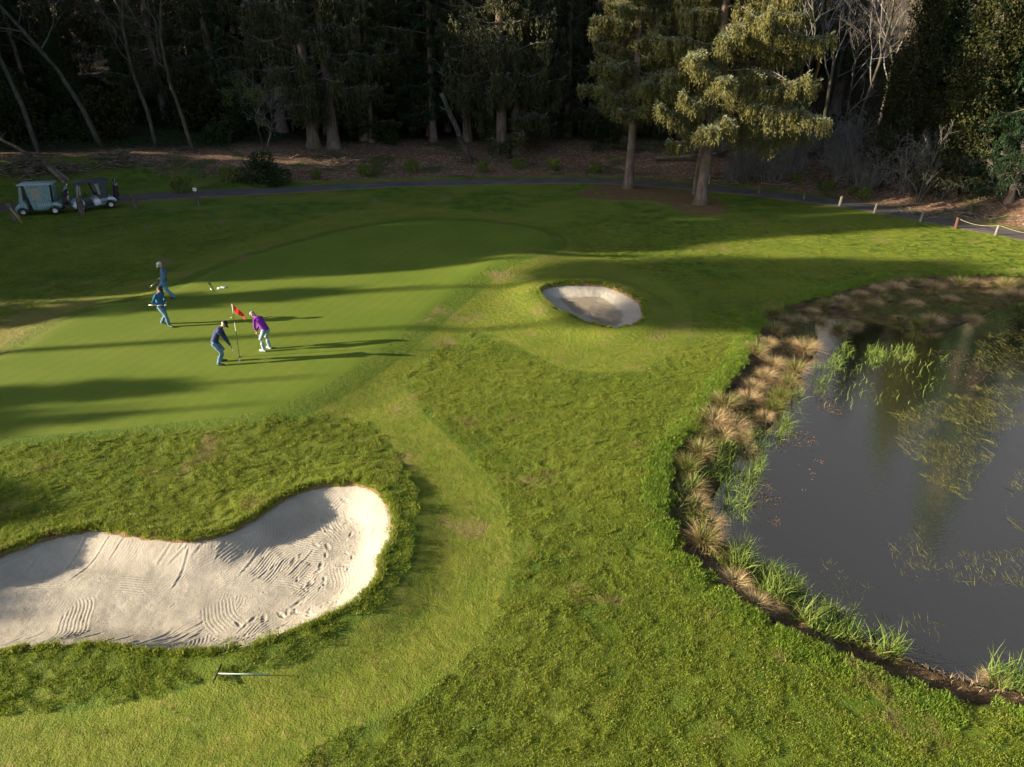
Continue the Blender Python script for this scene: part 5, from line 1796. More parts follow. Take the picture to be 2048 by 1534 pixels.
    if collar:
        limb([neck - up * 0.045, neck + up * 0.015], [0.078, 0.070], 4, 14)
    tmp = mb.build("body_source", [])
    md = tmp.modifiers.new("r", 'REMESH'); md.mode = 'VOXEL'; md.voxel_size = 0.011
    md = tmp.modifiers.new("s", 'SMOOTH'); md.factor = 0.6; md.iterations = 3
    me = evaluated_mesh(tmp, "body")
    bpy.data.objects.remove(tmp)
    me.materials.clear()
    for m in (mats[0], mats[1], mats[2], M_skin, collar or mats[0]):
        me.materials.append(m)
    nf = len(me.polygons)
    C = np.empty(nf * 3, np.float32); me.polygons.foreach_get("center", C); C = C.reshape(-1, 3).astype(float)
    best = np.full(nf, 1e9); mi = np.zeros(nf, np.int32)
    for (a_, b_, ra, rb, m) in caps:
        a_ = np.array(a_, float); e = np.array(b_, float) - a_
        tt = np.clip(((C - a_) @ e) / (e @ e + 1e-12), 0, 1)
        d = np.linalg.norm(C - a_ - tt[:, None] * e, axis=1) - (ra + (rb - ra) * tt)
        k = d < best
        best[k] = d[k]; mi[k] = m
    me.polygons.foreach_set("material_index", mi)
    me.polygons.foreach_set("use_smooth", np.ones(nf, bool))
    link("body", me, t)
    # hair: back and sides of the skull, and a peaked cap
    hb = MB()
    nu, nv = 20, 6
    P = []
    for j in range(nv + 1):
        th = math.radians(62 + 42 * j / nv)
        for i in range(nu + 1):
            ph = math.radians(75 + 210 * i / nu)
            P.append(H(-0.008 + 0.103 * math.sin(th) * math.cos(ph), 0.092 * math.sin(th) * math.sin(ph), 0.03 + 0.109 * math.cos(th)))
    hb.add(P, [[j * (nu + 1) + i, (j + 1) * (nu + 1) + i, (j + 1) * (nu + 1) + i + 1, j * (nu + 1) + i + 1] for j in range(nv) for i in range(nu)])
    hair = hb.build("hair", hairmat or M_hair, t, True)
    so = hair.modifiers.new("thick", 'SOLIDIFY'); so.thickness = 0.012; so.offset = 0
    if hat:
        cb = MB(); P = []
        nu, nv = 24, 7
        for j in range(nv + 1):
            th = math.radians(4 + 74 * j / nv)
            for i in range(nu):
                ph = 2 * math.pi * i / nu
                P.append(H(-0.008 + 0.113 * math.sin(th) * math.cos(ph), 0.102 * math.sin(th) * math.sin(ph), 0.045 + 0.112 * math.cos(th)))
        cb.add(P, [[j * nu + i, (j + 1) * nu + i, (j + 1) * nu + (i + 1) % nu, j * nu + (i + 1) % nu] for j in range(nv) for i in range(nu)])
        cb.ngon([i for i in range(nu - 1, -1, -1)])
        c = cb.build("cap", hat, t, True)
        so = c.modifiers.new("thick", 'SOLIDIFY'); so.thickness = 0.008; so.offset = 0
        pb = MB(); P = []
        for j in range(5):
            r = 0.100 + 0.082 * j / 4
            for i in range(9):
                ph = math.radians(-52 + 104 * i / 8)
                P.append(H(-0.008 + r * math.cos(ph) * (1 + 0.02 * j), (0.095 + 0.006 * j) * math.sin(ph), 0.058 - 0.010 * j - 0.02 * math.sin(ph) ** 2))
        pb.add(P, [[j * 9 + i, (j + 1) * 9 + i, (j + 1) * 9 + i + 1, j * 9 + i + 1] for j in range(4) for i in range(8)])
        pk = pb.build("peak", hat, c, True)
        so = pk.modifiers.new("thick", 'SOLIDIFY'); so.thickness = 0.006; so.offset = 0
    return t


M_hair = simple_mat("grey hair", (0.34, 0.30, 0.26), 0.8, noise=0.3, nscale=30)
M_navy = cloth_mat("navy jacket cloth", (0.040, 0.050, 0.105))
M_purple = cloth_mat("purple sweater cloth", (0.165, 0.028, 0.270))
M_blue = cloth_mat("blue jacket cloth", (0.030, 0.105, 0.210))
M_slate = cloth_mat("slate blue hoodie cloth", (0.065, 0.130, 0.210))
M_jeans = cloth_mat("blue jeans denim", (0.105, 0.185, 0.265), noise=0.3)
M_jeans2 = cloth_mat("pale jeans denim", (0.260, 0.350, 0.400), noise=0.3)
M_jeans3 = cloth_mat("bright blue jeans denim", (0.070, 0.200, 0.360), noise=0.3)
M_shoe = simple_mat("dark shoe leather", (0.035, 0.030, 0.035), 0.5)
M_shoew = simple_mat("white shoe leather", (0.75, 0.75, 0.75), 0.5)
M_black = simple_mat("black cap cloth", (0.022, 0.022, 0.025), 0.8)
M_greycap = simple_mat("grey cap cloth", (0.22, 0.23, 0.25), 0.8)
M_lightcap = simple_mat("pale grey cap cloth", (0.42, 0.43, 0.44), 0.8)
M_red = simple_mat("red cloth", (0.60, 0.015, 0.02), 0.7)
M_steel = simple_mat("brushed steel", (0.55, 0.55, 0.57), 0.25, 0.9)
M_rubber = simple_mat("black rubber", (0.02, 0.02, 0.02), 0.8)
M_white = simple_mat("white paint", (0.78, 0.78, 0.76), 0.45)
M_brass = simple_mat("brass putter head", (0.62, 0.52, 0.25), 0.35, 0.5)

SPOT = {}


def club(name, label, grip, head, headmat, ref=(1, 0, 0), width=0.10, cat="putter", gripmat=None):
    """putter from grip end to head, both in world metres"""
    g_ = np.array(grip, float); h = np.array(head, float)
    t = thing(name, label, cat, tuple(h))
    d = g_ - h; L = np.linalg.norm(d); u = d / L
    MB().tube(np.array([h * 0, u * (L * 0.72)]), [0.006, 0.0075], 7).build("shaft", M_steel, t)
    MB().tube(np.array([u * L * 0.70, u * L * 0.85, u * L]), [0.011, 0.014, 0.016], 8).build("grip", gripmat or M_rubber, t)
    r = unit(np.array(ref, float) - u * np.dot(ref, u) * 0.6); s = unit(np.cross(r, [0, 0, 1]))
    R = np.array([s, r, np.cross(s, r)]).T
    MB().rbox(s * 0.03, (width, 0.05, 0.026), 0.012, 0, R).build("club_head", headmat, t)
    return t


# man in navy, putting beside the flag
p = np.array(P3(442, 727)); rz1 = 0.16; R1 = rotz(rz1)
make_person("person in navy jacket and dark cap bent over a putter beside the flagstick", tuple(p), rz1,
            (-0.06, 0, 0.92), (0.12, 0, 1.28), (0.26, 0, 1.44), (0.37, 0.0, 1.52), [(0.0, 0.17, 0), (-0.02, -0.17, 0)],
            [((0.40, 0.03, 0.80), (0.35, -0.1, -1)), ((0.44, -0.02, 0.74), (0.35, 0.1, -1))], (M_navy, M_jeans, M_shoe), look=(0.75, 0.0, -0.75), hat=M_black, scale=1.04)
hd = np.array(P3(478, 722, 0.02))
club("putter", "putter held by the bending person in the navy jacket", p + R1 @ np.array([0.44, 0.0, 0.80]), hd, M_steel, (0, 1, 0))
# man in purple, seen from behind
p = np.array(P3(534, 700)); rz2 = math.radians(152); R2 = rotz(rz2)
make_person("person in purple sweater and grey cap bent over a putter right of the flag", tuple(p), rz2,
            (-0.08, 0, 0.93), (0.14, 0, 1.24), (0.29, 0, 1.38), (0.41, 0.02, 1.43), [(0.0, 0.16, 0), (0.0, -0.15, 0)],
            [((0.40, 0.03, 0.80), (0.1, -0.1, -1)), ((0.42, -0.02, 0.74), (0.1, 0.1, -1))], (M_purple, M_jeans2, M_shoew), look=(0.6, 0.05, -0.75), hat=M_greycap, scale=1.0)
club("putter", "putter with yellowish head held by the person in purple", p + R2 @ np.array([0.42, 0.0, 0.80]), P3(526, 693, 0.02), M_brass, (0, 1, 0))
# man in blue with red collar, strolling, putter held level at the waist
p = np.array(P3(333, 651)); rz3 = math.radians(-18); R3 = rotz(rz3)
make_person("person in blue jacket with red collar and black cap walking with putter held level", tuple(p), rz3,
            (-0.06, 0, 0.93), (-0.03, 0.0, 1.30), (0.02, 0, 1.47), (0.09, 0.0, 1.59), [(-0.27, 0.08, 0), (0.25, -0.08, 0)],
            [((0.05, 0.20, 0.98), (0.8, -0.6, -0.1)), ((0.06, -0.20, 0.98), (0.8, 0.6, -0.1))], (M_blue, M_jeans, M_shoe), look=(0.9, -0.35, -0.35), hat=M_black, collar=M_red,
            elbows=((-1, 0.7, 0.0), (-1, -0.7, 0.0)), scale=1.03, lift=(0.03, 0.0))
club("putter", "putter held level at the waist of the person in blue with the red collar", p + R3 @ np.array([-0.42, -0.26, 0.98]), p + R3 @ np.array([0.42, -0.24, 1.06]), M_white, (0, 0, 1), gripmat=M_white)
# man in slate hoodie, walking left
p = np.array(P3(337, 597)); rz4 = math.radians(192); R4 = rotz(rz4)
make_person("person in slate blue hoodie and pale cap striding left with a lowered putter", tuple(p), rz4,
            (0.02, 0, 0.93), (-0.04, 0, 1.30), (-0.04, 0, 1.47), (0.03, 0.02, 1.60), [(-0.27, 0.07, 0.0), (0.30, -0.08, 0.0)],
            [((0.02, 0.26, 0.90), (0.3, 0.1, -1)), ((0.20, -0.24, 0.94), (0.7, 0, -0.6))], (M_slate, M_jeans3, M_shoe), look=(0.8, 0.25, -0.55), hat=M_lightcap,
            elbows=((-1, 0.3, 0), (-1, -0.3, 0)), scale=1.03, lift=(0.06, 0.0))
club("putter", "dark putter hanging low from the hand of the striding person in the hoodie", p + R4 @ np.array([0.22, -0.25, 0.93]), p + R4 @ np.array([0.88, -0.3, 0.42]), M_shoe, (0, 0, 1))

# ------------------------------------------------------------------ flag, hole, balls, things lying on the green
q = P3(479, 714, 0.0)
fl = thing("flagstick", "golf flagstick with black and white bands and a drooping red flag", "flagstick", q)
mb = MB()
Lf = 2.2; lean = np.array([0.045, 0.0, 1.0]); lean = lean / np.linalg.norm(lean)
for a, b, m in ((-0.08, 0.30, 0), (0.30, 0.50, 0), (0.50, 0.66, 1), (0.66, 0.82, 0), (0.82, 1.0, 1)):
    mb.tube(np.array([lean * Lf * a, lean * Lf * b]), [0.013, 0.013], 8, m, cap=(b == 1.0))
mb.build("pole", [M_shoe, M_white], fl, True)
fb = MB(); P = []
nu, nv = 14, 8
for i in range(nu + 1):
    for j in range(nv + 1):
        u = i / nu; v = j / nv
        w = 0.30 * (1 - 0.35 * u)
        P.append(lean * (Lf - 0.02) + np.array([0.02 + 0.36 * u + 0.02 * v, 0.035 * math.sin(u * 9 + v * 2) * u + 0.03 * u, -0.46 * u ** 1.2 - w * v - 0.02 * math.sin(u * 7)]))
fb.add(P, [[i * (nv + 1) + j, (i + 1) * (nv + 1) + j, (i + 1) * (nv + 1) + j + 1, i * (nv + 1) + j + 1] for i in range(nu) for j in range(nv)])
f = fb.build("flag", M_red, fl, True)
so = f.modifiers.new("thick", 'SOLIDIFY'); so.thickness = 0.004
# hole
mb = MB()
a = np.linspace(0, 2 * math.pi, 24, endpoint=False); ring = np.c_[np.cos(a), np.sin(a), 0 * a]
mb.add(np.vstack([ring * 0.068 + [0, 0, 0.006], ring * 0.054 + [0, 0, 0.010], ring * 0.052 + [0, 0, 0.002], ring * 0.0 + [0, 0, 0.001]]), [[j * 24 + i, j * 24 + (i + 1) % 24, (j + 1) * 24 + (i + 1) % 24, (j + 1) * 24 + i] for j in range(3) for i in range(24)])
tag(mb.build("golf_hole", M_rubber, None, True, (q[0] + 0.02, q[1], q[2])), "dark round hole at the foot of the flagstick", "hole")


def ball_obj(px, py, label):
    mb = MB(); n = 10; zz = np.cos(np.linspace(0.02, math.pi - 0.02, n)); rr = np.sqrt(1 - zz ** 2); a = np.linspace(0, 2 * math.pi, 16, endpoint=False)
    V = np.stack([np.outer(rr, np.cos(a)), np.outer(rr, np.sin(a)), np.outer(zz, np.ones(16))], -1).reshape(-1, 3) * 0.0225
    mb.add(V, [[i * 16 + j, (i + 1) * 16 + j, (i + 1) * 16 + (j + 1) % 16, i * 16 + (j + 1) % 16] for i in range(n - 1) for j in range(16)])
    return tag(mb.build("golf_ball", M_white, None, True, P3(px, py, 0.022)), label, "golf ball")


ball_obj(463, 636, "white golf ball lying left of the top of the flag")
ball_obj(480, 720, "white golf ball in front of the navy jacket's putter")
# folded white towel and a short dark club lying further back
tb = MB()
X, Y = np.meshgrid(np.linspace(-0.19, 0.19, 15), np.linspace(-0.12, 0.12, 11))
edge = np.minimum(0.19 - np.abs(X), 0.12 - np.abs(Y))
Z = 0.05 * np.clip(edge / 0.05, 0, 1) ** 0.5 + 0.018 * np.sin(X * 30) * np.cos(Y * 26)
tb.add(np.stack([X + 0.02 * np.sin(Y * 20), Y + 0.03 * np.sin(X * 9), Z], -1).reshape(-1, 3), [[j * 15 + i, j * 15 + i + 1, (j + 1) * 15 + i + 1, (j + 1) * 15 + i] for j in range(10) for i in range(14)])
tw = tb.build("towel", M_white, None, True, P3(443, 576, 0.0)); tw.rotation_euler = (0, 0, 0.2)
tag(tw, "crumpled white towel lying on the shaded part of the green", "towel")
club("wedge_club", "dark golf club lying on the shaded green left of the towel", P3(414, 566, 0.03), P3(424, 582, 0.03), M_shoe, (1, 0, 0.2), 0.09, "golf club")

# ------------------------------------------------------------------ bunker rake
a = np.array(P3(436, 1354, 0.10)); b = np.array(P3(541, 1357, 0.12))
rk = thing("bunker_rake", "bunker rake with pale handle lying in rough grass below the large bunker", "rake", tuple(a))
d = b - a
M_pale = simple_mat("pale blue-white handle", (0.36, 0.44, 0.43), 0.4)
MB().tube(np.array([d * 0.0, d * 0.5 + [0, 0, 0.0], d]), [0.011, 0.011, 0.010], 8).build("handle", M_pale, rk, True)
hb = MB(); u = unit(d); s = np.array([-u[1], u[0], 0])
hb.tube(np.array([-s * 0.22, s * 0.22]), [0.016, 0.016], 8)
for k in np.linspace(-0.21, 0.21, 13):
    hb.tube(np.array([s * k, s * k - u * 0.02 - np.array([0, 0, 0.07])]), [0.008, 0.004], 5)
hb.build("rake_head", M_rubber, rk)
# ------------------------------------------------------------------ golf carts
def prism(mb, prof, w, mat=0, ch=0.03, y0=0.0):
    """side profile (x, z) extruded across, edges chamfered"""
    P = np.array(prof, float); n = len(P); c = P.mean(0)
    D = P - c; L = np.linalg.norm(D, axis=1, keepdims=True)
    I = c + D * (1 - ch / L)
    rings = [(I, -w / 2), (P, -w / 2 + ch), (P, w / 2 - ch), (I, w / 2)]
    V = np.vstack([np.c_[Q[:, 0], np.full(n, y + y0), Q[:, 1]] for Q, y in rings])
    b = mb.n
    mb.add(V, [[j * n + i, j * n + (i + 1) % n, (j + 1) * n + (i + 1) % n, (j + 1) * n + i] for j in range(3) for i in range(n)], mat)
    mb.ngon(list(range(b + n - 1, b - 1, -1)), mat); mb.ngon(list(range(b + 3 * n, b + 4 * n)), mat)
    return mb


M_rim = simple_mat("silver wheel rim", (0.55, 0.57, 0.58), 0.35, 0.6)
M_dkplastic = simple_mat("dark plastic", (0.030, 0.030, 0.034), 0.6)
M_seat = simple_mat("grey seat vinyl", (0.28, 0.26, 0.24), 0.6)
M_clear, _nt, _out = new_mat("clear window vinyl")
_g = G(_nt)
_p = _g.n("ShaderNodeBsdfPrincipled", {"Base Color": (0.42, 0.40, 0.34), "Roughness": 0.25, "Specular IOR Level": 0.6})
_t = _g.n("ShaderNodeBsdfTransparent", {"Color": (0.85, 0.85, 0.82)})
_nt.links.new(_g.n("ShaderNodeMixShader", {0: 0.45, 1: _p.outputs[0], 2: _t.outputs[0]}).outputs[0], _out.inputs[0])


def curtain(name, pts, mat, parent, y, folds=9, amp=0.03, win=None):
    """hanging sheet in the side plane; pts = four (x, z) corners; win = fraction window"""
    (x0, z0), (x1, z1), (x2, z2), (x3, z3) = pts      # bottom-left, bottom-right, top-right, top-left
    nu, nv = 40, 14
    mb = MB(); P = []
    for j in range(nv + 1):
        for i in range(nu + 1):
            u, v = i / nu, j / nv
            x = (x0 * (1 - u) + x1 * u) * (1 - v) + (x3 * (1 - u) + x2 * u) * v
            z = (z0 * (1 - u) + z1 * u) * (1 - v) + (z3 * (1 - u) + z2 * u) * v
            P.append((x, y + amp * math.sin(u * folds * 6.283 + 0.6 * math.sin(v * 5)) * (1 - 0.5 * v), z))
    FA, FB = [], []
    for j in range(nv):
        for i in range(nu):
            u, v = (i + .5) / nu, (j + .5) / nv
            f = [j * (nu + 1) + i, j * (nu + 1) + i + 1, (j + 1) * (nu + 1) + i + 1, (j + 1) * (nu + 1) + i]
            (FB if win and win[0] < u < win[1] and win[2] < v < win[3] else FA).append(f)
    mb.add(P, FA)
    o = mb.build(name, mat, parent, True)
    so = o.modifiers.new("thick", 'SOLIDIFY'); so.thickness = 0.006
    if FB:
        m2 = MB(); m2.add(P, FB)
        link("window_pane", m2.mesh("window_pane", M_clear, True), o)
    return o


def make_cart(label, loc, rz, bodymat, roofmat, clothmat, scale, closed=True):
    t = thing("golf_cart", label, "golf cart", loc, rz)
    t.scale = (1.10 * scale, scale, scale)
    W = 1.16
    b = MB()
    prism(b, [(0.62, 0.26), (1.18, 0.24), (1.26, 0.34), (1.22, 0.52), (1.05, 0.70), (0.80, 0.86), (0.70, 0.86), (0.62, 0.60)], W, 0, 0.05)
    prism(b, [(-1.16, 0.36), (-1.20, 0.52), (-1.08, 0.68), (-0.62, 0.74), (0.05, 0.70), (0.10, 0.28), (-0.45, 0.28), (-0.55, 0.46), (-0.80, 0.56), (-1.02, 0.48)], W, 0, 0.04)
    b.build("body", bodymat, t)
    f = MB()
    f.rbox((0.30, 0, 0.26), (0.95, W - 0.04, 0.07), 0.03)
    f.rbox((-0.1, 0, 0.24), (2.1, 0.5, 0.10), 0.03)
    f.build("floor", M_dkplastic, t)
    fe = MB()
    for s in (1, -1):
        for (x, r) in ((0.86, 0.29), (-0.80, 0.29)):
            a = np.linspace(0.15, math.pi - 0.15, 9)
            pr = [(x + r * math.cos(q), 0.22 + r * math.sin(q)) for q in a] + [(x + (r - 0.05) * math.cos(q), 0.22 + (r - 0.05) * math.sin(q)) for q in a[::-1]]
            P = np.array(pr); n = len(P)
            V = np.vstack([np.c_[P[:, 0], np.full(n, s * (W / 2 - 0.18)), P[:, 1]], np.c_[P[:, 0], np.full(n, s * (W / 2 + 0.035)), P[:, 1]]])
            fe.add(V, [[i, (i + 1) % n, n + (i + 1) % n, n + i] for i in range(n)] + [[i, i + 1, n - 2 - i, n - 1 - i] for i in range(8)] + [[n + i, n + i + 1, n + n - 2 - i, n + n - 1 - i] for i in range(8)])
    fe.build("wheel_arches", M_dkplastic, t)
    # roof with rounded rim, slightly crowned
    rf = MB()
    rf.rbox((-0.08, 0, 1.86), (1.86, W + 0.02, 0.07), 0.10)
    rf.rbox((-0.08, 0, 1.905), (1.55, W - 0.22, 0.035), 0.08)
    rf.build("roof", roofmat, t)
    for s in (1, -1):
        MB().tube(np.array([(0.92, s * 0.50, 0.74), (0.76, s * 0.50, 1.30), (0.68, s * 0.50, 1.84)]), [0.022, 0.02, 0.02], 8).build("roof_strut", M_dkplastic, t)
        MB().tube(np.array([(-0.72, s * 0.50, 0.66), (-0.84, s * 0.50, 1.84)]), [0.022, 0.02], 8).build("roof_strut", M_dkplastic, t)
    ws = MB(); ws.add([(0.93, -0.5, 0.84), (0.93, 0.5, 0.84), (0.70, 0.5, 1.80), (0.70, -0.5, 1.80)], [[0, 1, 2, 3]])
    w_ = ws.build("windscreen", M_clear, t)
    so = w_.modifiers.new("thick", 'SOLIDIFY'); so.thickness = 0.008
    st = MB()
    st.rbox((-0.22, 0, 0.76), (0.52, W - 0.14, 0.13), 0.06)
    st.rbox((-0.50, 0, 1.04), (0.11, W - 0.16, 0.44), 0.05, 0, roty(-0.16))
    st.build("seat", M_seat, t)
    sw = MB()
    a = np.linspace(0, 2 * math.pi, 21)
    c = np.array([0.42, 0.28, 1.04]); ax1 = np.array([0.35, 0, 0.94]); ax2 = np.array([0, 1.0, 0])
    sw.tube(np.array([c + 0.17 * (math.cos(q) * ax1 + math.sin(q) * ax2) for q in a]), 0.016, 6)
    sw.tube(np.array([c, (0.66, 0.28, 0.72)]), [0.02, 0.02], 6)
    sw.tube(np.array([c + 0.17 * ax1, c - 0.17 * ax1]), [0.014, 0.014], 5)
    sw.build("steering_wheel", M_dkplastic, t)
    for (x, s) in ((0.86, 1), (0.86, -1), (-0.80, 1), (-0.80, -1)):
        ty = MB(); y = s * 0.50
        prof = [(0.13, -0.09), (0.20, -0.09), (0.225, -0.06), (0.225, 0.06), (0.20, 0.09), (0.13, 0.09)]
        k = 26; V = []
        for i in range(k):
            q = 2 * math.pi * i / k
            V += [(x + r * math.cos(q), y + w, 0.225 + r * math.sin(q)) for r, w in prof]
        m = len(prof)
        ty.add(V, [[i * m + j, i * m + (j + 1) % m, ((i + 1) % k) * m + (j + 1) % m, ((i + 1) % k) * m + j] for i in range(k) for j in range(m)])
        w_ = ty.build("wheel", M_rubber, t, True)
        rm = MB()
        V = []
        for rr, yy in ((0.132, 0.075), (0.115, 0.085), (0.10, 0.055), (0.045, 0.06), (0.03, 0.09), (0.0, 0.09)):
            V.append([(x + rr * math.cos(2 * math.pi * i / k), y + s * yy, 0.225 + rr * math.sin(2 * math.pi * i / k)) for i in range(k)])
        V = np.array(V).reshape(-1, 3)
        rm.add(V, [[j * k + i, j * k + (i + 1) % k, (j + 1) * k + (i + 1) % k, (j + 1) * k + i] for j in range(5) for i in range(k)])
        rm.build("rim", M_rim, w_, True)
    for s in (1, -1):
        MB().rbox((1.20, s * 0.40, 0.50), (0.06, 0.20, 0.11), 0.025).build("headlight", M_clear, t)
    bk = MB()
    bk.box((-1.28, 0, 0.46), (0.30, 0.95, 0.05))
    bk.tube(np.array([(-1.12, -0.45, 1.05), (-1.12, 0.45, 1.05)]), [0.016, 0.016], 6)
    bk.tube(np.array([(-1.12, -0.45, 0.60), (-1.12, -0.45, 1.05)]), [0.014, 0.014], 6)
    bk.tube(np.array([(-1.12, 0.45, 0.60), (-1.12, 0.45, 1.05)]), [0.014, 0.014], 6)
    bk.build("bag_rack", M_dkplastic, t)
    for s in (1, -1):
        y = s * 0.575
        if closed:
            curtain("side_curtain", [(-0.72, 0.36), (0.30, 0.30), (0.10 + 0.36, 1.82), (-0.86, 1.82)], clothmat, t, y, 10, 0.022, (0.42, 0.86, 0.42, 0.90))
            curtain("front_curtain", [(0.74, 0.50), (1.00, 0.52), (0.72, 1.82), (0.60, 1.82)], clothmat, t, y, 2, 0.01, (0.22, 0.75, 0.42, 0.92))
        else:
            curtain("side_curtain", [(-0.62, 0.40), (-0.28, 0.36), (0.02, 1.82), (-0.86, 1.82)], clothmat, t, y, 6, 0.022, (0.60, 0.86, 0.40, 0.92))
            curtain("front_curtain", [(0.72, 0.52), (1.00, 0.55), (0.70, 1.82), (0.62, 1.82)], clothmat, t, y, 2, 0.01, (0.22, 0.75, 0.45, 0.92))
    if closed:
        # rear sheet drawn over the back of the cabin
        rc = MB(); P = []
        for j in range(11):
            for i in range(21):
                u, v = i / 20, j / 10
                P.append((-0.80 - 0.10 * v + 0.02 * math.sin(u * 30), -0.57 + 1.0 * u, 0.80 + 1.03 * v))
        rc.add(P, [[j * 21 + i, j * 21 + i + 1, (j + 1) * 21 + i + 1, (j + 1) * 21 + i] for j in range(10) for i in range(20)])
        o = rc.build("rear_curtain", clothmat, t, True)
        so = o.modifiers.new("thick", 'SOLIDIFY'); so.thickness = 0.006
    return t


def make_bag(label, cart, local, bagmat, trim, scale, seed):
    """golf bag strapped upright on a cart's rack"""
    rng = np.random.default_rng(seed)
    R = rotz(cart.rotation_euler[2]); c = np.array(cart.location) + R @ (np.array(local) * scale * np.array([1.1, 1, 1]))
    t = thing("golf_bag", label, "golf bag", tuple(c), cart.rotation_euler[2])
    t.scale = (scale,) * 3
    ln = np.array([-0.20, 0, 1.0]); ln = ln / np.linalg.norm(ln)
    L = 0.88
    MB().tube(np.array([ln * 0, ln * 0.04, ln * L * 0.5, ln * L * 0.93, ln * L]), [0.10, 0.115, 0.12, 0.135, 0.13], 14, 0, True, 0.8).build("bag_body", bagmat, t, True)
    pk = MB(); pk.rbox(ln * 0.34 + np.array([-0.11, 0, 0]), (0.10, 0.20, 0.36), 0.04, 0, roty(-0.2)); pk.rbox(ln * 0.70 + np.array([-0.11, 0, 0]), (0.08, 0.16, 0.14), 0.03, 0, roty(-0.2))
    pk.build("pocket", trim, t)
    for k in range(7):
        o = np.array([rng.uniform(-0.07, 0.07), rng.uniform(-0.08, 0.08), 0])
        tip = ln * (L + rng.uniform(0.10, 0.30)) + o * 1.3
        cb = MB()
        cb.tube(np.array([ln * L * 0.9 + o, tip]), [0.006, 0.006], 5, 0)
        if k < 3:
            cb.tube(np.array([tip - ln * 0.04, tip, tip + ln * 0.10, tip + ln * 0.13]), [0.02, 0.045, 0.05, 0.02], 8, 1)
        else:
            cb.rbox(tip, (0.03, 0.08, 0.05), 0.012, 0)
        cb.build("club", [M_steel, M_dkplastic if k != 1 else trim], t)
    return t


M_teal = cloth_mat("faded teal canvas", (0.155, 0.235, 0.245), bump=0.3, noise=0.25)
M_tealbody = simple_mat("teal grey cart paint", (0.20, 0.29, 0.30), 0.35, spec=0.5)
M_roof1 = simple_mat("grey blue cart roof", (0.24, 0.29, 0.33), 0.5)
M_roof2 = simple_mat("charcoal cart roof", (0.035, 0.045, 0.065), 0.5)
M_cloth2 = cloth_mat("charcoal canvas", (0.060, 0.068, 0.080), bump=0.3)
M_body2 = simple_mat("white cart paint", (0.46, 0.51, 0.60), 0.35, spec=0.5)
M_bagred = simple_mat("dark red bag nylon", (0.11, 0.02, 0.025), 0.7)
M_bagblk = simple_mat("black bag nylon", (0.02, 0.022, 0.028), 0.7)
M_bagblu = simple_mat("pale blue headcover", (0.25, 0.42, 0.48), 0.7)

a = np.array(P3(53, 432)); b = np.array(P3(114, 429))
hdg = math.atan2(a[1] - b[1], a[0] - b[0])
SC = 1.04
mid = (a + b) / 2 + rotz(hdg) @ np.array([0.02, -0.50 * SC, 0])
mid[2] = gz(mid[0], mid[1]) + 0.045
c1 = make_cart("teal-curtained golf cart with pale roof parked behind the leaning planks", tuple(mid), hdg, M_tealbody, M_roof1, M_teal, SC)
make_bag("dark golf bag with red pocket on the back of the teal cart, nearer side", c1, (-1.26, 0.24, 0.49), M_bagblk, M_bagred, SC, 1)
make_bag("pale blue trimmed golf bag on the back of the teal cart, farther side", c1, (-1.26, -0.24, 0.49), M_bagblk, M_bagblu, SC, 2)
a = np.array(P3(169, 424)); b = np.array(P3(224, 417))
hdg = math.atan2(a[1] - b[1], a[0] - b[0])
mid = (a + b) / 2 + rotz(hdg) @ np.array([0.02, -0.50 * SC, 0])
mid[2] = gz(mid[0], mid[1]) + 0.045
c2 = make_cart("white-bodied golf cart with charcoal roof parked behind a wooden post", tuple(mid), hdg, M_body2, M_roof2, M_cloth2, 1.0, False)
make_bag("black golf bag on the back of the white-bodied cart, nearer side", c2, (-1.26, 0.24, 0.49), M_bagblk, M_bagblk, 1.0, 3)
make_bag("golf bag with light blue headcover on the back of the white-bodied cart", c2, (-1.26, -0.24, 0.49), M_bagred, M_bagblu, 1.0, 4)

# ------------------------------------------------------------------ posts along the path
M_post = bark_mat("old grey post wood", (0.060, 0.048, 0.040), (0.14, 0.115, 0.095), None, 5.0)
M_postp = bark_mat("pale post wood", (0.14, 0.12, 0.10), (0.26, 0.23, 0.195), None, 5.0)
M_postr = bark_mat("reddish post wood", (0.07, 0.036, 0.024), (0.12, 0.06, 0.038), None, 5.0)
M_plank = bark_mat("yellow pine plank", (0.30, 0.21, 0.11), (0.44, 0.33, 0.19), None, 3.0)


def post(px, py, h, r, mat, label, lean=(0, 0), square=False, seed=0):
    rng = np.random.default_rng(seed + int(px))
    z = np.array([-0.3, 0, h * 0.35, h * 0.7, h - 0.02, h])
    P = np.c_[lean[0] * z, lean[1] * z, z]
    mb = MB(); mb.tube(P, np.array([1.05, 1.03, 0.98, 0.97, 0.96, 0.86]) * r, 4 if square else 10, 0)
    for k in range(3):
        q = rng.uniform(0, 6.28)
        mb.tube(np.array([(r * 0.9 * math.cos(q), r * 0.9 * math.sin(q), 0.05), (lean[0] * h + r * 0.86 * math.cos(q), lean[1] * h + r * 0.86 * math.sin(q), h * rng.uniform(0.6, 0.98))]), [r * 0.2, r * 0.12], 5, 0)
    o = mb.build("wooden_post", mat, None, not square, P3(px, py))
    return tag(o, label, "post", "wooden posts along the cart path")


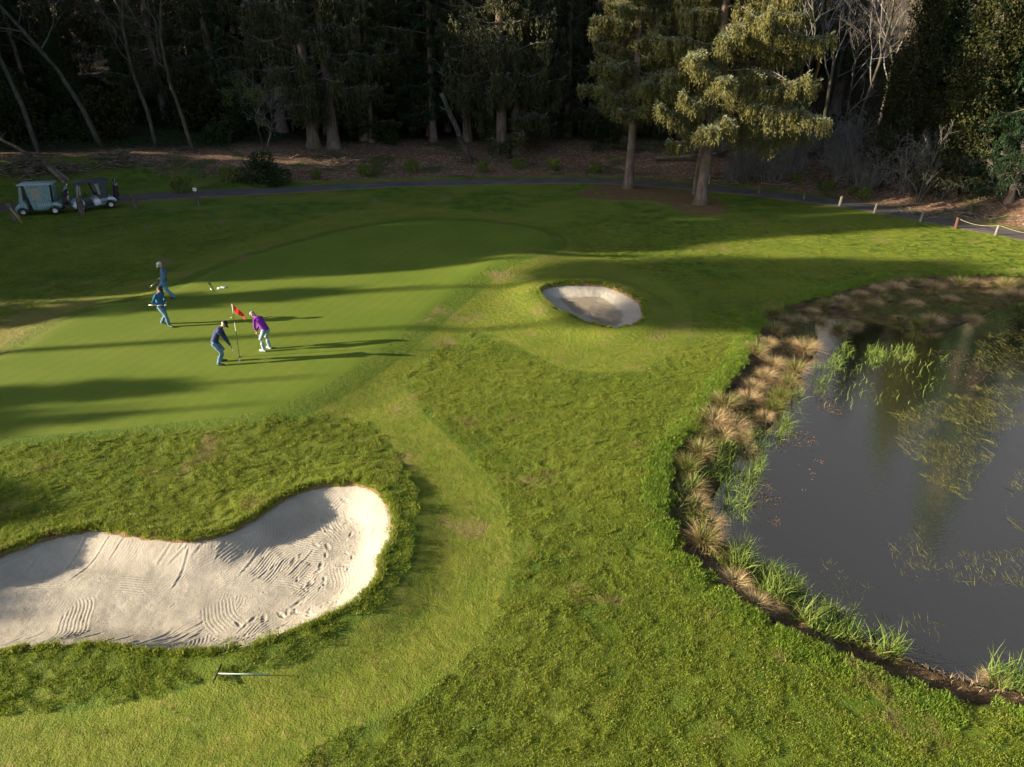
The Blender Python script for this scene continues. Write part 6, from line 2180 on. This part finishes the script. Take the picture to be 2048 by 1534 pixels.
post(31, 441, 1.15, 0.17, M_post, "dark round post at the far left with two planks leaning on it", (-0.08, 0))
post(165, 431, 1.18, 0.19, M_post, "tall round post standing in front of the white-bodied cart")
post(271, 417, 0.95, 0.17, M_post, "round post on the lawn edge just right of the carts", (-0.04, 0))
p395 = post(397, 410, 1.0, 0.13, M_post, "greyish post carrying a small white sign", (-0.03, 0))
q = np.array(P3(397, 410))
sg = thing("small_sign", "small white numbered plate on top of the greyish post", "sign", (q[0] - 0.04, q[1] - 0.05, q[2] + 1.0))
MB().rbox((0, 0, 0.11), (0.26, 0.04, 0.22), 0.015).build("plate", M_white, sg)
sm = MB(); sm.box((-0.045, -0.023, 0.12), (0.03, 0.004, 0.10)); sm.box((0.03, -0.023, 0.15), (0.07, 0.004, 0.025)); sm.box((0.03, -0.023, 0.10), (0.07, 0.004, 0.025)); sm.box((0.06, -0.023, 0.125), (0.02, 0.004, 0.03))
sm.build("marking", M_dkplastic, sg)
for i, (dx, l) in enumerate(((0.30, 0.95), (0.42, 0.62))):
    q = np.array(P3(44 if i == 0 else 40, 446 if i == 0 else 436, 0.0)); top = np.array([-0.45 + 0.1 * i, 0.0, 1.0 if i == 0 else 0.75])
    u = unit(top); s = np.array([0, 1.0, 0]); R = np.array([np.cross(s, u), s, u]).T
    o = MB().box(u * (np.linalg.norm(top) / 2 - 0.02), (0.035, 0.12, np.linalg.norm(top)), 0, R).build("leaning_plank", M_plank, None, False, tuple(q))
    tag(o, ["longer pale plank leaning against the dark leftmost post", "shorter pale plank leaning against the dark leftmost post"][i], "plank")
for (px, py, h, r, mt, lab, ln) in [
    (1417, 367, 0.75, 0.09, M_postp, "short pale stake half hidden behind the big spruce trunk", (0, 0)),
    (1517, 387, 0.72, 0.12, M_post, "dark post nearest the big spruce on the right side", (-0.02, 0)),
    (1607, 399, 0.70, 0.11, M_post, "brownish stump post, second in the row right of the spruce", (0, 0)),
    (1679, 412, 0.70, 0.10, M_postp, "weathered grey post, third in the row right of the spruce", (0.08, 0)),
    (1748, 426, 0.66, 0.075, M_postp, "pale leaning post midway along the row on the right", (0.10, 0)),
    (1840, 443, 0.66, 0.075, M_postp, "pale slim post left of the reddish rope post", (0.10, 0)),
    (1911, 457, 0.72, 0.11, M_postr, "reddish square post where the rope begins", (0, 0)),
    (1990, 471, 0.66, 0.075, M_postp, "whitish post supporting the rope at the right edge", (0.08, 0)),
]:
    post(px, py, h, r, mt, lab, ln)
rb = MB()
e0 = np.array(P3(1911, 457, 0.66)); e1 = np.array(P3(1990, 471, 0.64)) + [0.09, 0, 0]; e2 = np.array(P3(2120, 492, 0.60))
for a, b in ((e0, e1), (e1, e2)):
    tt = np.linspace(0, 1, 14)[:, None]
    rb.tube(a + (b - a) * tt - np.c_[0 * tt, 0 * tt, 0.8 * tt * (1 - tt)], 0.016, 5)
M_rope = simple_mat("straw rope", (0.26, 0.22, 0.13), 0.9, noise=0.3, nscale=30)
tag(rb.build("barrier_rope", M_rope, None, True), "straw-coloured rope sagging between the last posts at right", "rope")
